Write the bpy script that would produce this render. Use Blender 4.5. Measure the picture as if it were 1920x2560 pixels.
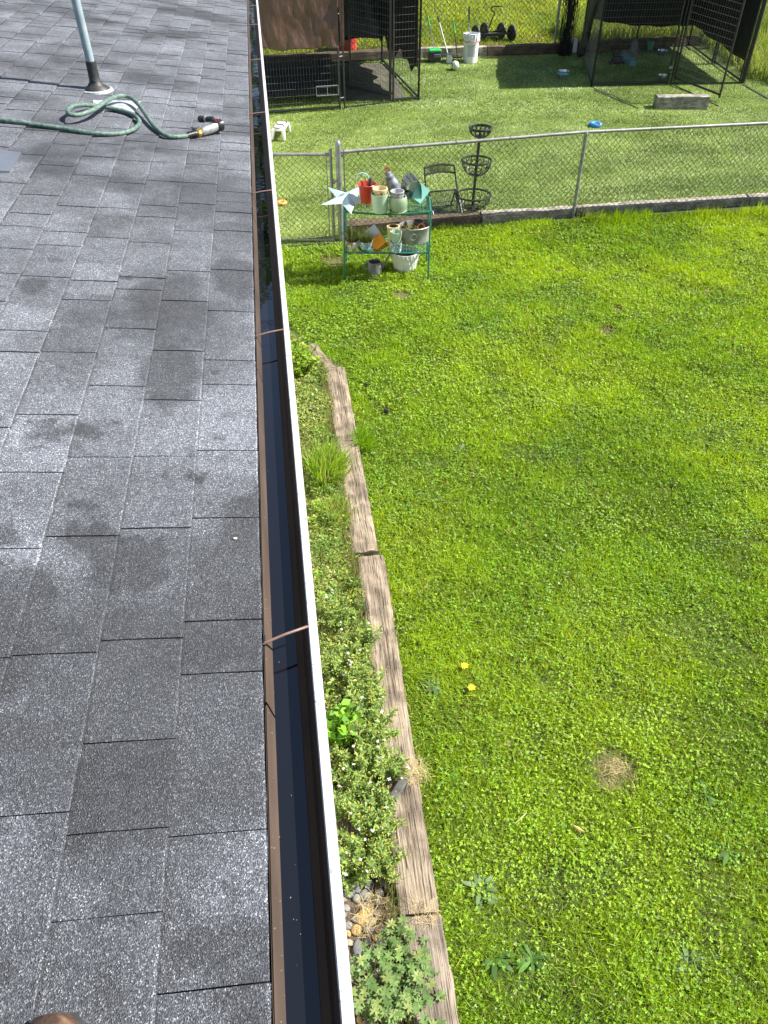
import bpy, bmesh, math, random
import numpy as np
from mathutils import Vector, Matrix
random.seed(7); rng = np.random.default_rng(7)
R = math.radians
scn = bpy.context.scene
for o in list(bpy.data.objects): bpy.data.objects.remove(o)

# ---------------------------------------------------------------- camera
CAM_H = 4.2; FPX = 1915.0; PITCH = R(41.2); YAW = R(7.9)
_fh = np.array([math.sin(YAW), math.cos(YAW), 0.]); _rt = np.array([math.cos(YAW), -math.sin(YAW), 0.])
_up0 = np.array([0, 0, 1.])
_fw = _fh*math.cos(PITCH) - _up0*math.sin(PITCH); _up = _fh*math.sin(PITCH) + _up0*math.cos(PITCH)
CAM = np.array([0, 0, CAM_H])
cd = bpy.data.cameras.new('camera'); cam = bpy.data.objects.new('camera', cd); scn.collection.objects.link(cam)
cd.sensor_fit = 'VERTICAL'; cd.sensor_height = 24.0; cd.lens = 24.0*FPX/2560.0
cd.clip_start = 0.05; cd.clip_end = 500
mw = Matrix.Identity(4)
for i in range(3):
    mw[i][0] = _rt[i]; mw[i][1] = _up[i]; mw[i][2] = -_fw[i]; mw[i][3] = CAM[i]
cam.matrix_world = mw
scn.camera = cam
# ---------------------------------------------------------------- sky, sun, exposure
SUN_EL = R(46); SUN_AZ = R(-2)          # azimuth measured from +X towards +Y
wd = bpy.data.worlds.new('World'); scn.world = wd; wd.use_nodes = True
nt = wd.node_tree
sky = nt.nodes.new('ShaderNodeTexSky'); sky.sky_type = 'NISHITA'; sky.sun_disc = False
sky.sun_elevation = SUN_EL; sky.sun_rotation = R(90)-SUN_AZ
bg = nt.nodes['Background']; bg.inputs['Strength'].default_value = 0.065
nt.links.new(sky.outputs['Color'], bg.inputs['Color'])
sl = bpy.data.lights.new('sun', 'SUN'); sl.energy = 4.6; sl.angle = R(0.53); sl.color = (1.0, 0.955, 0.88)
so = bpy.data.objects.new('sun', sl); scn.collection.objects.link(so)
sdir = Vector((math.cos(SUN_EL)*math.cos(SUN_AZ), math.cos(SUN_EL)*math.sin(SUN_AZ), math.sin(SUN_EL)))
so.rotation_euler = (-sdir).to_track_quat('-Z', 'Y').to_euler(); so.location = (6, 2, 12)
scn.view_settings.view_transform = 'Standard'; scn.view_settings.look = 'None'
scn.view_settings.gamma = 1.0; scn.view_settings.use_curve_mapping = False
scn.view_settings.exposure = 1.42

# ---------------------------------------------------------------- pixel -> place helpers (photo pixels 1920x2560)
SL = 0.085; YS = 9.765
def gh(y):
    return max(0.0, SL*(y-YS))
def ray(x, y): return _rt*(x-960)/FPX - _up*(y-1280)/FPX + _fw
def atz(x, y, z):
    d = ray(x, y); return CAM + d*((z-CAM_H)/d[2])
def G(x, y):
    p = atz(x, y, 0)
    if p[1] < YS: return p
    d = ray(x, y); n = np.array([0, -SL, 1.]); t = ((np.array([0, YS, 0])-CAM)@n)/(d@n)
    return CAM+d*t
def above(x, y, b):
    d = ray(x, y); t = math.hypot(b[0], b[1])/math.hypot(d[0], d[1]); return (CAM+d*t)[2]
def aty(x, y, Y):
    d = ray(x, y); return CAM+d*(Y/d[1])
EZ = 2.8; EX = -0.124; TH = R(8.5)
RN = np.array([math.sin(TH), 0, math.cos(TH)])
def roofpx(x, y, off=0.0):
    d = ray(x, y); p0 = np.array([EX, 0, EZ])+RN*off; return CAM+d*(((p0-CAM)@RN)/(d@RN))
def roofpt(s, y, off=0.0):            # s metres upslope from the eave
    return np.array([EX-s*math.cos(TH), y, EZ+s*math.sin(TH)]) + RN*off

# ---------------------------------------------------------------- noise in numpy
def vnoise(x, y, scale, seed=0):
    r = np.random.default_rng(seed+100); T = r.random((64, 64))
    x = np.asarray(x)*scale+17.3; y = np.asarray(y)*scale+9.1
    xi = np.floor(x).astype(int); yi = np.floor(y).astype(int); fx = x-xi; fy = y-yi
    fx = fx*fx*(3-2*fx); fy = fy*fy*(3-2*fy)
    a = T[xi % 64, yi % 64]; b = T[(xi+1) % 64, yi % 64]; c = T[xi % 64, (yi+1) % 64]; d = T[(xi+1) % 64, (yi+1) % 64]
    return (a*(1-fx)+b*fx)*(1-fy)+(c*(1-fx)+d*fx)*fy
def fnoise(x, y, scale, seed=0):
    return .55*vnoise(x, y, scale, seed)+.3*vnoise(x, y, scale*2.1, seed+1)+.15*vnoise(x, y, scale*4.3, seed+2)

# ---------------------------------------------------------------- materials
MATS = {}
def mat(name, c1, c2=None, scale=8.0, rough=.6, metal=0.0, bump=0.0, bscale=60.0, detail=4.0, stretch=(1, 1, 1), coat=0.0,
        trans=0.0, world=False, contrast=(.35, .65)):
    if name in MATS: return MATS[name]
    m = bpy.data.materials.new(name); m.use_nodes = True; MATS[name] = m
    n = m.node_tree.nodes; L = m.node_tree.links; b = n['Principled BSDF']
    if c2 is None: c2 = tuple(min(1, c*1.25+.004) for c in c1); c1 = tuple(c*.82 for c in c1)
    if world:
        tc = n.new('ShaderNodeNewGeometry'); src = tc.outputs['Position']
    else:
        tc = n.new('ShaderNodeTexCoord'); src = tc.outputs['Object']
    mp = n.new('ShaderNodeMapping'); mp.inputs['Scale'].default_value = stretch; L.new(src, mp.inputs['Vector'])
    nz = n.new('ShaderNodeTexNoise'); nz.inputs['Scale'].default_value = scale; nz.inputs['Detail'].default_value = detail
    L.new(mp.outputs[0], nz.inputs['Vector'])
    rp = n.new('ShaderNodeValToRGB'); rp.color_ramp.elements[0].position = contrast[0]; rp.color_ramp.elements[1].position = contrast[1]
    rp.color_ramp.elements[0].color = (*c1, 1); rp.color_ramp.elements[1].color = (*c2, 1)
    L.new(nz.outputs['Fac'], rp.inputs['Fac']); L.new(rp.outputs['Color'], b.inputs['Base Color'])
    b.inputs['Roughness'].default_value = rough; b.inputs['Metallic'].default_value = metal
    b.inputs['Coat Weight'].default_value = coat
    if trans: b.inputs['Transmission Weight'].default_value = trans
    if bump:
        n2 = n.new('ShaderNodeTexNoise'); n2.inputs['Scale'].default_value = bscale; n2.inputs['Detail'].default_value = 5
        L.new(mp.outputs[0], n2.inputs['Vector'])
        bp = n.new('ShaderNodeBump'); bp.inputs['Strength'].default_value = bump; bp.inputs['Distance'].default_value = .02
        L.new(n2.outputs['Fac'], bp.inputs['Height']); L.new(bp.outputs['Normal'], b.inputs['Normal'])
    return m

def leaf_mat(name, rough=.48, transl=.38, spec=.26):
    """foliage: colour from the 'Col' attribute of the mesh, diffuse plus translucency"""
    if name in MATS: return MATS[name]
    m = bpy.data.materials.new(name); m.use_nodes = True; MATS[name] = m
    n = m.node_tree.nodes; L = m.node_tree.links; b = n['Principled BSDF']; out = n['Material Output']
    a = n.new('ShaderNodeAttribute'); a.attribute_name = 'Col'
    L.new(a.outputs['Color'], b.inputs['Base Color']); b.inputs['Roughness'].default_value = rough
    b.inputs['Specular IOR Level'].default_value = spec
    t = n.new('ShaderNodeBsdfTranslucent'); 
    hs = n.new('ShaderNodeHueSaturation'); hs.inputs['Hue'].default_value = .485; hs.inputs['Saturation'].default_value = 1.1; hs.inputs['Value'].default_value = 1.3
    L.new(a.outputs['Color'], hs.inputs['Color']); L.new(hs.outputs['Color'], t.inputs['Color'])
    mx = n.new('ShaderNodeMixShader'); mx.inputs[0].default_value = transl
    L.new(b.outputs[0], mx.inputs[1]); L.new(t.outputs[0], mx.inputs[2]); L.new(mx.outputs[0], out.inputs['Surface'])
    return m

EX_ = -.124; EXPO_ = .178
WET = []
def shingle_mat():
    m = bpy.data.materials.new('asphalt_shingle'); m.use_nodes = True
    n = m.node_tree.nodes; L = m.node_tree.links; b = n['Principled BSDF']
    g = n.new('ShaderNodeNewGeometry'); oi = n.new('ShaderNodeObjectInfo')
    def noise(s, d=2.0, st=None, rg=.5):
        z = n.new('ShaderNodeTexNoise'); z.inputs['Scale'].default_value = s; z.inputs['Detail'].default_value = d; z.inputs['Roughness'].default_value = rg
        if st:
            mp = n.new('ShaderNodeMapping'); mp.inputs['Scale'].default_value = st; L.new(g.outputs['Position'], mp.inputs['Vector']); L.new(mp.outputs[0], z.inputs['Vector'])
        else: L.new(g.outputs['Position'], z.inputs['Vector'])
        return z
    def ramp(inp, pts):
        r = n.new('ShaderNodeValToRGB'); e = r.color_ramp.elements
        while len(e) < len(pts): e.new(.5)
        for k, (p, c) in enumerate(pts): e[k].position = p; e[k].color = (c[0], c[1], c[2], 1) if not isinstance(c, (int, float)) else (c, c, c, 1)
        L.new(inp, r.inputs['Fac']); return r
    def mul(a, b_, fac=1.0):
        x = n.new('ShaderNodeMix'); x.data_type = 'RGBA'; x.blend_type = 'MULTIPLY'; x.inputs[0].default_value = fac
        L.new(a, x.inputs[6]); L.new(b_, x.inputs[7]); return x.outputs[2]
    vor = n.new('ShaderNodeTexVoronoi'); vor.inputs['Scale'].default_value = 460; L.new(g.outputs['Position'], vor.inputs['Vector'])
    sep = n.new('ShaderNodeSeparateColor'); L.new(vor.outputs['Color'], sep.inputs[0])
    gran = ramp(sep.outputs[0], [(0, (.038, .041, .049)), (.5, (.078, .084, .100)), (.78, (.124, .133, .154)), (.92, (.19, .20, .22)), (1.0, (.40, .415, .43))])
    mid = ramp(noise(140, 2).outputs['Fac'], [(.3, .75), (.7, 1.25)])
    c = mul(gran.outputs['Color'], mid.outputs['Color'])
    tone = ramp(oi.outputs['Random'], [(0, .92), (.5, 1.0), (1, 1.07)])
    c = mul(c, tone.outputs['Color'])
    # blends of darker granules along each shingle and soft weathering
    # colour drops: blocks of lighter and darker granules, different in every course
    def mth(op, a, b_=None):
        x = n.new('ShaderNodeMath'); x.operation = op
        for i_, v_ in enumerate((a, b_)):
            if v_ is None: continue
            if isinstance(v_, (int, float)): x.inputs[i_].default_value = v_
            else: L.new(v_, x.inputs[i_])
        return x.outputs[0]
    xyz = n.new('ShaderNodeSeparateXYZ'); L.new(g.outputs['Position'], xyz.inputs[0])
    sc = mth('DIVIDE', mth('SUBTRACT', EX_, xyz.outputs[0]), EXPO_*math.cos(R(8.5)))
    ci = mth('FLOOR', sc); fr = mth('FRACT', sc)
    jit = mth('MULTIPLY', noise(30, 3).outputs['Fac'], .35)
    w_ = mth('ADD', mth('ADD', mth('MULTIPLY', xyz.outputs[1], 3.4), mth('MULTIPLY', ci, 17.37)), jit)
    vb = n.new('ShaderNodeTexVoronoi'); vb.voronoi_dimensions = '1D'; vb.inputs['Scale'].default_value = 1.0; L.new(w_, vb.inputs['W'])
    sb = n.new('ShaderNodeSeparateColor'); L.new(vb.outputs['Color'], sb.inputs[0])
    pat = ramp(sb.outputs[0], [(.0, .80), (.35, .95), (.65, 1.05), (1.0, 1.2)])
    c = mul(c, pat.outputs['Color'])
    sof = ramp(noise(2.6, 4, (1.0, 1.4, 1)).outputs['Fac'], [(.36, .80), (.64, 1.18)])
    c = mul(c, sof.outputs['Color'])
    # damp areas left by the hose, with their own ragged outline
    wn = noise(1.15, 5, None, .6)
    dmin = None
    for (bx_, by_, rx_, ry_) in WET:
        sv = n.new('ShaderNodeVectorMath'); sv.operation = 'SUBTRACT'; L.new(g.outputs['Position'], sv.inputs[0]); sv.inputs[1].default_value = (bx_, by_, 0)
        mv = n.new('ShaderNodeVectorMath'); mv.operation = 'MULTIPLY'; L.new(sv.outputs[0], mv.inputs[0]); mv.inputs[1].default_value = (1/rx_, 1/ry_, 0)
        ln = n.new('ShaderNodeVectorMath'); ln.operation = 'LENGTH'; L.new(mv.outputs[0], ln.inputs[0])
        dmin = ln.outputs['Value'] if dmin is None else mth('MINIMUM', dmin, ln.outputs['Value'])
    wv = mth('SUBTRACT', 1.35, mth('ADD', dmin, mth('MULTIPLY', mth('SUBTRACT', noise(7, 5, None, .6).outputs['Fac'], .5), 1.5)))
    nb = mth('MINIMUM', mth('MAXIMUM', mth('MULTIPLY', mth('SUBTRACT', 1.45, xyz.outputs[1]), .30), -.30), .012)
    near = mth('ADD', mth('MULTIPLY', mth('SUBTRACT', noise(5.0, 6, None, .6).outputs['Fac'], .5), 1.9), mth('ADD', nb, .50))
    wf = mth('MAXIMUM', mth('MAXIMUM', wn.outputs['Fac'], near), mth('ADD', mth('MULTIPLY', wv, .25), .455))
    wet = ramp(wf, [(.47, 1.12), (.60, .50)])
    c = mul(c, wet.outputs['Color'])
    # every course paler along its lower edge, darker at its upper edge
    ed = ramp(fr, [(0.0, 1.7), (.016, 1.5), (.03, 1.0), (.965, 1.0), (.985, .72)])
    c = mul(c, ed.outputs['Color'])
    fl = ramp(noise(26, 3).outputs['Fac'], [(.35, .92), (.65, 1.08)])
    c = mul(c, fl.outputs['Color'])
    L.new(c, b.inputs['Base Color'])
    rr = ramp(wn.outputs['Fac'], [(.52, .85), (.57, .6)]); L.new(rr.outputs['Color'], b.inputs['Roughness'])
    bp = n.new('ShaderNodeBump'); bp.inputs['Strength'].default_value = .8; bp.inputs['Distance'].default_value = .003
    L.new(vor.outputs['Distance'], bp.inputs['Height'])
    b2 = n.new('ShaderNodeBump'); b2.inputs['Strength'].default_value = .35; b2.inputs['Distance'].default_value = .03
    L.new(noise(9, 3).outputs['Fac'], b2.inputs['Height']); L.new(bp.outputs['Normal'], b2.inputs['Normal'])
    L.new(b2.outputs['Normal'], b.inputs['Normal'])
    return m

def wood_mat(name, c1, c2, axis=1, scale=1.0):
    if name in MATS: return MATS[name]
    m = bpy.data.materials.new(name); m.use_nodes = True; MATS[name] = m
    n = m.node_tree.nodes; L = m.node_tree.links; b = n['Principled BSDF']
    tc = n.new('ShaderNodeTexCoord'); mp = n.new('ShaderNodeMapping')
    s = [85*scale]*3; s[axis] = 2.6*scale; mp.inputs['Scale'].default_value = s; L.new(tc.outputs['Object'], mp.inputs['Vector'])
    nz = n.new('ShaderNodeTexNoise'); nz.inputs['Scale'].default_value = 1.0; nz.inputs['Detail'].default_value = 6; nz.inputs['Roughness'].default_value = .65
    L.new(mp.outputs[0], nz.inputs['Vector'])
    rp = n.new('ShaderNodeValToRGB'); e = rp.color_ramp.elements; e[0].position = .33; e[1].position = .6; e[0].color = (*c1, 1); e[1].color = (*c2, 1)
    k = e.new(.28); k.color = (c1[0]*.3, c1[1]*.3, c1[2]*.3, 1)
    L.new(nz.outputs['Fac'], rp.inputs['Fac'])
    n2 = n.new('ShaderNodeTexNoise'); n2.inputs['Scale'].default_value = 7; n2.inputs['Detail'].default_value = 4; L.new(tc.outputs['Object'], n2.inputs['Vector'])
    r2 = n.new('ShaderNodeValToRGB'); r2.color_ramp.elements[0].position = .35; r2.color_ramp.elements[0].color = (.42, .39, .35, 1); r2.color_ramp.elements[1].position = .6; r2.color_ramp.elements[1].color = (1.08, 1.06, 1.0, 1)
    L.new(n2.outputs['Fac'], r2.inputs['Fac'])
    mx = n.new('ShaderNodeMix'); mx.data_type = 'RGBA'; mx.blend_type = 'MULTIPLY'; mx.inputs[0].default_value = .8
    L.new(rp.outputs['Color'], mx.inputs[6]); L.new(r2.outputs['Color'], mx.inputs[7])
    # fine drying cracks along the grain
    m3 = n.new('ShaderNodeMapping'); s3 = [150*scale]*3; s3[axis] = 5*scale; m3.inputs['Scale'].default_value = s3; L.new(tc.outputs['Object'], m3.inputs['Vector'])
    n3 = n.new('ShaderNodeTexNoise'); n3.inputs['Scale'].default_value = 1.0; n3.inputs['Detail'].default_value = 3; L.new(m3.outputs[0], n3.inputs['Vector'])
    r3 = n.new('ShaderNodeValToRGB'); r3.color_ramp.elements[0].position = .36; r3.color_ramp.elements[0].color = (.14, .12, .10, 1); r3.color_ramp.elements[1].position = .44; r3.color_ramp.elements[1].color = (1, 1, 1, 1); L.new(n3.outputs['Fac'], r3.inputs['Fac'])
    mx3 = n.new('ShaderNodeMix'); mx3.data_type = 'RGBA'; mx3.blend_type = 'MULTIPLY'; mx3.inputs[0].default_value = 1; L.new(mx.outputs[2], mx3.inputs[6]); L.new(r3.outputs['Color'], mx3.inputs[7]); L.new(mx3.outputs[2], b.inputs['Base Color'])
    b.inputs['Roughness'].default_value = .85
    bp = n.new('ShaderNodeBump'); bp.inputs['Strength'].default_value = .9; bp.inputs['Distance'].default_value = .012
    L.new(nz.outputs['Fac'], bp.inputs['Height']); L.new(bp.outputs['Normal'], b.inputs['Normal'])
    return m

# ---------------------------------------------------------------- mesh builder
def link(o): scn.collection.objects.link(o)
def frame_of(d):
    d = Vector(d).normalized(); a = Vector((0, 0, 1)) if abs(d.z) < .9 else Vector((1, 0, 0))
    u = d.cross(a).normalized(); return u, d.cross(u).normalized()
class MB:
    def __init__(s): s.v = []; s.f = []
    def add(s, vs, fs):
        k = len(s.v); s.v += [tuple(map(float, v)) for v in vs]; s.f += [tuple(i+k for i in f) for f in fs]; return s
    def box(s, c, d, rot=None, taper=1.0):
        x, y, z = d[0]/2, d[1]/2, d[2]/2; t = taper
        vs = [(-x, -y, -z), (x, -y, -z), (x, y, -z), (-x, y, -z), (-x*t, -y*t, z), (x*t, -y*t, z), (x*t, y*t, z), (-x*t, y*t, z)]
        M_ = rot if rot is not None else Matrix.Identity(3); c = Vector(c)
        return s.add([M_ @ Vector(v)+c for v in vs], [(0, 3, 2, 1), (4, 5, 6, 7), (0, 1, 5, 4), (1, 2, 6, 5), (2, 3, 7, 6), (3, 0, 4, 7)])
    def tube(s, pts, r, n=8, cap=True, closed=False):
        pts = [Vector(p) for p in pts]; N = len(pts); vs = []; fs = []
        rs = r if isinstance(r, (list, tuple)) else [r]*N; pu = None
        for i, p in enumerate(pts):
            if closed: d = pts[(i+1) % N]-pts[i-1]
            else: d = pts[min(i+1, N-1)]-pts[max(i-1, 0)]
            if pu is None: u, w = frame_of(d)
            else:
                dn = d.normalized(); u = (pu-dn*pu.dot(dn)).normalized(); w = dn.cross(u)
            pu = u
            vs += [p+(u*math.cos(2*math.pi*k/n)+w*math.sin(2*math.pi*k/n))*rs[i] for k in range(n)]
        for i in range(N if closed else N-1):
            j = (i+1) % N
            for k in range(n): fs.append((i*n+k, i*n+(k+1) % n, j*n+(k+1) % n, j*n+k))
        if cap and not closed: fs += [tuple(range(n))[::-1], tuple((N-1)*n+k for k in range(n))]
        return s.add(vs, fs)
    def lathe(s, prof, n=24, c=(0, 0, 0), M_=None, sx=1, sy=1):
        c = Vector(c); vs = []; fs = []; M_ = M_ or Matrix.Identity(3)
        for r, z in prof: vs += [M_ @ Vector((r*math.cos(2*math.pi*k/n)*sx, r*math.sin(2*math.pi*k/n)*sy, z))+c for k in range(n)]
        for i in range(len(prof)-1):
            for k in range(n): fs.append((i*n+k, i*n+(k+1) % n, (i+1)*n+(k+1) % n, (i+1)*n+k))
        return s.add(vs, fs)
    def grid(s, fn, nu, nv):
        vs = [fn(i/nu, j/nv) for j in range(nv+1) for i in range(nu+1)]
        fs = [(j*(nu+1)+i, j*(nu+1)+i+1, (j+1)*(nu+1)+i+1, (j+1)*(nu+1)+i) for j in range(nv) for i in range(nu)]
        return s.add(vs, fs)
    def wire(s, a, b, r): return s.tube([a, b], r, 3, cap=False)
    def build(s, name, m, parent=None, world=False, smooth=False, bevel=0.0, subd=0, solid=0.0):
        me = bpy.data.meshes.new(name); vs = s.v
        if world and parent is not None:
            l = parent.location
            if parent.parent is not None: l = l+parent.parent.location
            vs = [(v[0]-l.x, v[1]-l.y, v[2]-l.z) for v in vs]
        me.from_pydata(vs, [], s.f); me.update()
        if smooth: me.polygons.foreach_set('use_smooth', [True]*len(me.polygons))
        if m is not None: me.materials.append(m)
        o = bpy.data.objects.new(name, me); link(o)
        if parent is not None: o.parent = parent
        if solid: d = o.modifiers.new('thickness', 'SOLIDIFY'); d.thickness = solid
        if bevel: d = o.modifiers.new('edges', 'BEVEL'); d.width = bevel; d.segments = 2; d.limit_method = 'ANGLE'
        if subd: d = o.modifiers.new('round', 'SUBSURF'); d.levels = subd; d.render_levels = subd
        if smooth:
            d = o.modifiers.new('split', 'EDGE_SPLIT'); d.split_angle = R(42)
        return o
def tag(o, label=None, cat=None, group=None, kind=None):
    if label: o['label'] = label
    if cat: o['category'] = cat
    if group: o['group'] = group
    if kind: o['kind'] = kind
    return o
def thing(name, label, cat, loc=(0, 0, 0), rz=0.0, group=None):
    o = bpy.data.objects.new(name, None); link(o); o.location = Vector([float(c) for c in loc]); o.rotation_euler = (0, 0, rz)
    o.empty_display_size = .1
    return tag(o, label, cat, group)
def raw_mesh(name, co, faces_idx, nper, cols, m, parent=None):
    """big mesh straight from numpy: faces_idx flat, nper corners per face"""
    me = bpy.data.meshes.new(name); nv = len(co); nf = len(faces_idx)//nper
    me.vertices.add(nv); me.vertices.foreach_set('co', np.ascontiguousarray(co, dtype=np.float32).ravel())
    me.loops.add(len(faces_idx)); me.loops.foreach_set('vertex_index', faces_idx.astype(np.int32))
    me.polygons.add(nf); me.polygons.foreach_set('loop_start', np.arange(0, nf*nper, nper, dtype=np.int32))
    me.update(calc_edges=True)
    if cols is not None:
        a = me.color_attributes.new('Col', 'FLOAT_COLOR', 'POINT')
        c4 = np.ones((nv, 4), np.float32); c4[:, :3] = cols; a.data.foreach_set('color', c4.ravel())
    me.materials.append(m); o = bpy.data.objects.new(name, me); link(o)
    if parent is not None: o.parent = parent
    return o
class Leaves:
    """collects blades (triangles) and leaves (rhombs split in two triangles), each with its own colour"""
    def __init__(s): s.co = []; s.fi = []; s.cl = []; s.n = 0
    def _push(s, co, fi, cl):
        s.co.append(co); s.fi.append(fi+s.n); s.cl.append(cl); s.n += len(co)
    def blades(s, base, h, w, lean, col, bend=True):
        N = len(base); ang = rng.random(N)*2*np.pi
        px = np.stack([np.cos(ang), np.sin(ang), np.zeros(N)], 1)*(np.asarray(w)/2)[:, None]
        tip = base+np.concatenate([lean, np.asarray(h)[:, None]], 1)
        mid = base+np.concatenate([lean*.3, (np.asarray(h)*.62)[:, None]], 1)
        co = np.stack([base-px, base+px, mid+px*.85, mid-px*.85, tip], 1).reshape(-1, 3)
        k = np.arange(N)[:, None]*5
        fi = (k+np.array([0, 1, 2, 0, 2, 3, 3, 2, 4])[None]).ravel()
        cl = np.repeat(col, 5, 0)
        s._push(co, fi, cl)
    def tris(s, base, h, w, lean, col):
        N = len(base); ang = rng.random(N)*2*np.pi
        px = np.stack([np.cos(ang), np.sin(ang), np.zeros(N)], 1)*(np.asarray(w)/2)[:, None]
        tip = base+np.concatenate([lean, np.asarray(h)[:, None]], 1)
        co = np.stack([base-px, base+px, tip], 1).reshape(-1, 3)
        s._push(co, np.arange(N*3), np.repeat(col, 3, 0))
    def leaves(s, base, dirv, length, width, col, droop=.0, nrm=None):
        """rhomb leaves: from base along dirv"""
        N = len(base); d = dirv/np.linalg.norm(dirv, axis=1)[:, None]
        upv = np.tile(np.array([0, 0, 1.]), (N, 1))+rng.normal(0, .35, (N, 3)) if nrm is None else nrm
        sd = np.cross(d, upv); sd /= (np.linalg.norm(sd, axis=1)[:, None]+1e-9)
        L = np.asarray(length)[:, None]; W = np.asarray(width)[:, None]/2
        m = base+d*L*.5; m2 = m.copy(); t = base+d*L; t[:, 2] -= droop*L[:, 0]
        co = np.stack([base, m+sd*W, t, m2-sd*W], 1).reshape(-1, 3)
        k = np.arange(N)[:, None]*4; fi = (k+np.array([0, 1, 2, 0, 2, 3])[None]).ravel()
        s._push(co, fi, np.repeat(col, 4, 0))
    def build(s, name, m, parent=None, org=None):
        co = np.concatenate(s.co); 
        if org is not None: co = co-np.asarray(org)[None]
        return raw_mesh(name, co, np.concatenate(s.fi), 3, np.concatenate(s.cl), m, parent)
def colmix(N, cols, jit=.15):
    c = np.array(cols)[rng.integers(0, len(cols), N)]; return np.clip(c*(1+rng.normal(0, jit, (N, 1))), .003, 1)
def rdir(N, zlo=-.1, zhi=.6):
    a = rng.random(N)*2*np.pi; z = rng.uniform(zlo, zhi, N); r = np.sqrt(np.clip(1-z*z, 0, 1)); return np.stack([r*np.cos(a), r*np.sin(a), z], 1)
LEAF = leaf_mat('foliage'); TURFLEAF = leaf_mat('plastic_turf_blades', .42, .12, .4); DRY = leaf_mat('dry_stems', .8, .2, .1)

# ================================================================ GROUND
gm = mat('lawn_soil', (.028, .045, .008), (.065, .10, .014), scale=2.2, rough=.95, bump=.5, bscale=40, world=True)
def ground_fn(u, v):
    x = -25+85*u; y = -14+94*v
    return (x, y, gh(y)-.006 if True else 0)
ys = [-14, -5, 0, 4, 8, YS, 10.2, 12, 14, 16, 18, 20, 24, 30, 40, 60, 90]
b = MB(); vs = []
xs = [-25, -10, -4, 0, 2, 4, 6, 8, 10, 14, 20, 35, 60]
for y in ys:
    for x in xs: vs.append((x, y, gh(y)))
nx = len(xs); b.add(vs, [(j*nx+i, j*nx+i+1, (j+1)*nx+i+1, (j+1)*nx+i) for j in range(len(ys)-1) for i in range(nx-1)])
tag(b.build('ground', gm), kind='structure')

# artificial turf: brushed nap in light and dark sweeps
tm = bpy.data.materials.new('artificial_turf'); tm.use_nodes = True
n = tm.node_tree.nodes; L = tm.node_tree.links; pb = n['Principled BSDF']
g = n.new('ShaderNodeNewGeometry')
mp = n.new('ShaderNodeMapping'); mp.inputs['Scale'].default_value = (.55, 1.5, 1); mp.inputs['Rotation'].default_value = (0, 0, R(14)); L.new(g.outputs['Position'], mp.inputs['Vector'])
z1 = n.new('ShaderNodeTexNoise'); z1.inputs['Scale'].default_value = 1.1; z1.inputs['Detail'].default_value = 4; L.new(mp.outputs[0], z1.inputs['Vector'])
r1 = n.new('ShaderNodeValToRGB'); r1.color_ramp.elements[0].position = .36; r1.color_ramp.elements[1].position = .62
r1.color_ramp.elements[0].color = (.11, .165, .034, 1); r1.color_ramp.elements[1].color = (.22, .29, .09, 1); L.new(z1.outputs['Fac'], r1.inputs['Fac'])
z2 = n.new('ShaderNodeTexNoise'); z2.inputs['Scale'].default_value = 55; z2.inputs['Detail'].default_value = 3; L.new(g.outputs['Position'], z2.inputs['Vector'])
r2 = n.new('ShaderNodeValToRGB'); r2.color_ramp.elements[0].position = .3; r2.color_ramp.elements[0].color = (.5, .5, .5, 1); r2.color_ramp.elements[1].position = .72; r2.color_ramp.elements[1].color = (1.5, 1.45, 1.4, 1)
L.new(z2.outputs['Fac'], r2.inputs['Fac'])
mx = n.new('ShaderNodeMix'); mx.data_type = 'RGBA'; mx.blend_type = 'MULTIPLY'; mx.inputs[0].default_value = 1
L.new(r1.outputs[0], mx.inputs[6]); L.new(r2.outputs[0], mx.inputs[7]); L.new(mx.outputs[2], pb.inputs['Base Color']); pb.inputs['Roughness'].default_value = .55
bp = n.new('ShaderNodeBump'); bp.inputs['Strength'].default_value = .6; bp.inputs['Distance'].default_value = .02; L.new(z2.outputs['Fac'], bp.inputs['Height']); L.new(bp.outputs[0], pb.inputs['Normal'])
YB = 18.28
def tz(y): return gh(y)+.014
# turf outline: begins at the gate on the left, behind the sleepers on the right
b = MB(); front = [(-3.0, 10.28), (.95, 10.33), (1.0, 10.72), (4.3, 10.80), (7.3, 10.92), (11.5, 11.1)]
vs = [(x, y, tz(y)) for x, y in front]; fs = []
rows = [12.0, 13.5, 15, 16.5, YB]
for y in rows: vs += [(x, y, tz(y)) for x, _ in front]
k = len(front)
for j in range(len(rows)):
    for i in range(k-1): fs.append((j*k+i, j*k+i+1, (j+1)*k+i+1, (j+1)*k+i))
turf = tag(MB().add(vs, fs).build('artificial_turf', tm), kind='structure')
N = 420000
x = rng.uniform(-.6, 11.3, N); y = 10.3+(YB-10.3)*rng.random(N)**1.15
ok = ~((x > 1.0) & (y < 10.78+.035*(x-1)))
x = x[ok]; y = y[ok]; N = len(x)
f = fnoise(x*.6+.25*y, y*1.5-.2*x, 1.0, 5); f2 = fnoise(x, y, 3.0, 8)
base = np.stack([x, y, SL*(y-YS)+.012], 1)
nap = np.stack([.012*np.cos(f*9), .014*np.sin(f*9)], 1)+rng.normal(0, .008, (N, 2))
t = np.clip((f-.35)/.3, 0, 1)[:, None]; t2 = np.clip((f2-.3)/.4, 0, 1)[:, None]
col = (np.array([.145, .225, .030])*(1-t)+np.array([.32, .42, .105])*t)*(.75+.5*t2)*(1+rng.normal(0, .28, (N, 1)))
pale = rng.random(N) < .10; col[pale] = np.array([.52, .57, .30])
lv = Leaves(); lv.tris(base, rng.uniform(.014, .03, N), np.full(N, .011), nap, np.clip(col, .01, .6))
o = lv.build('turf_blades', TURFLEAF, turf); tag(o, kind='stuff')
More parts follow.
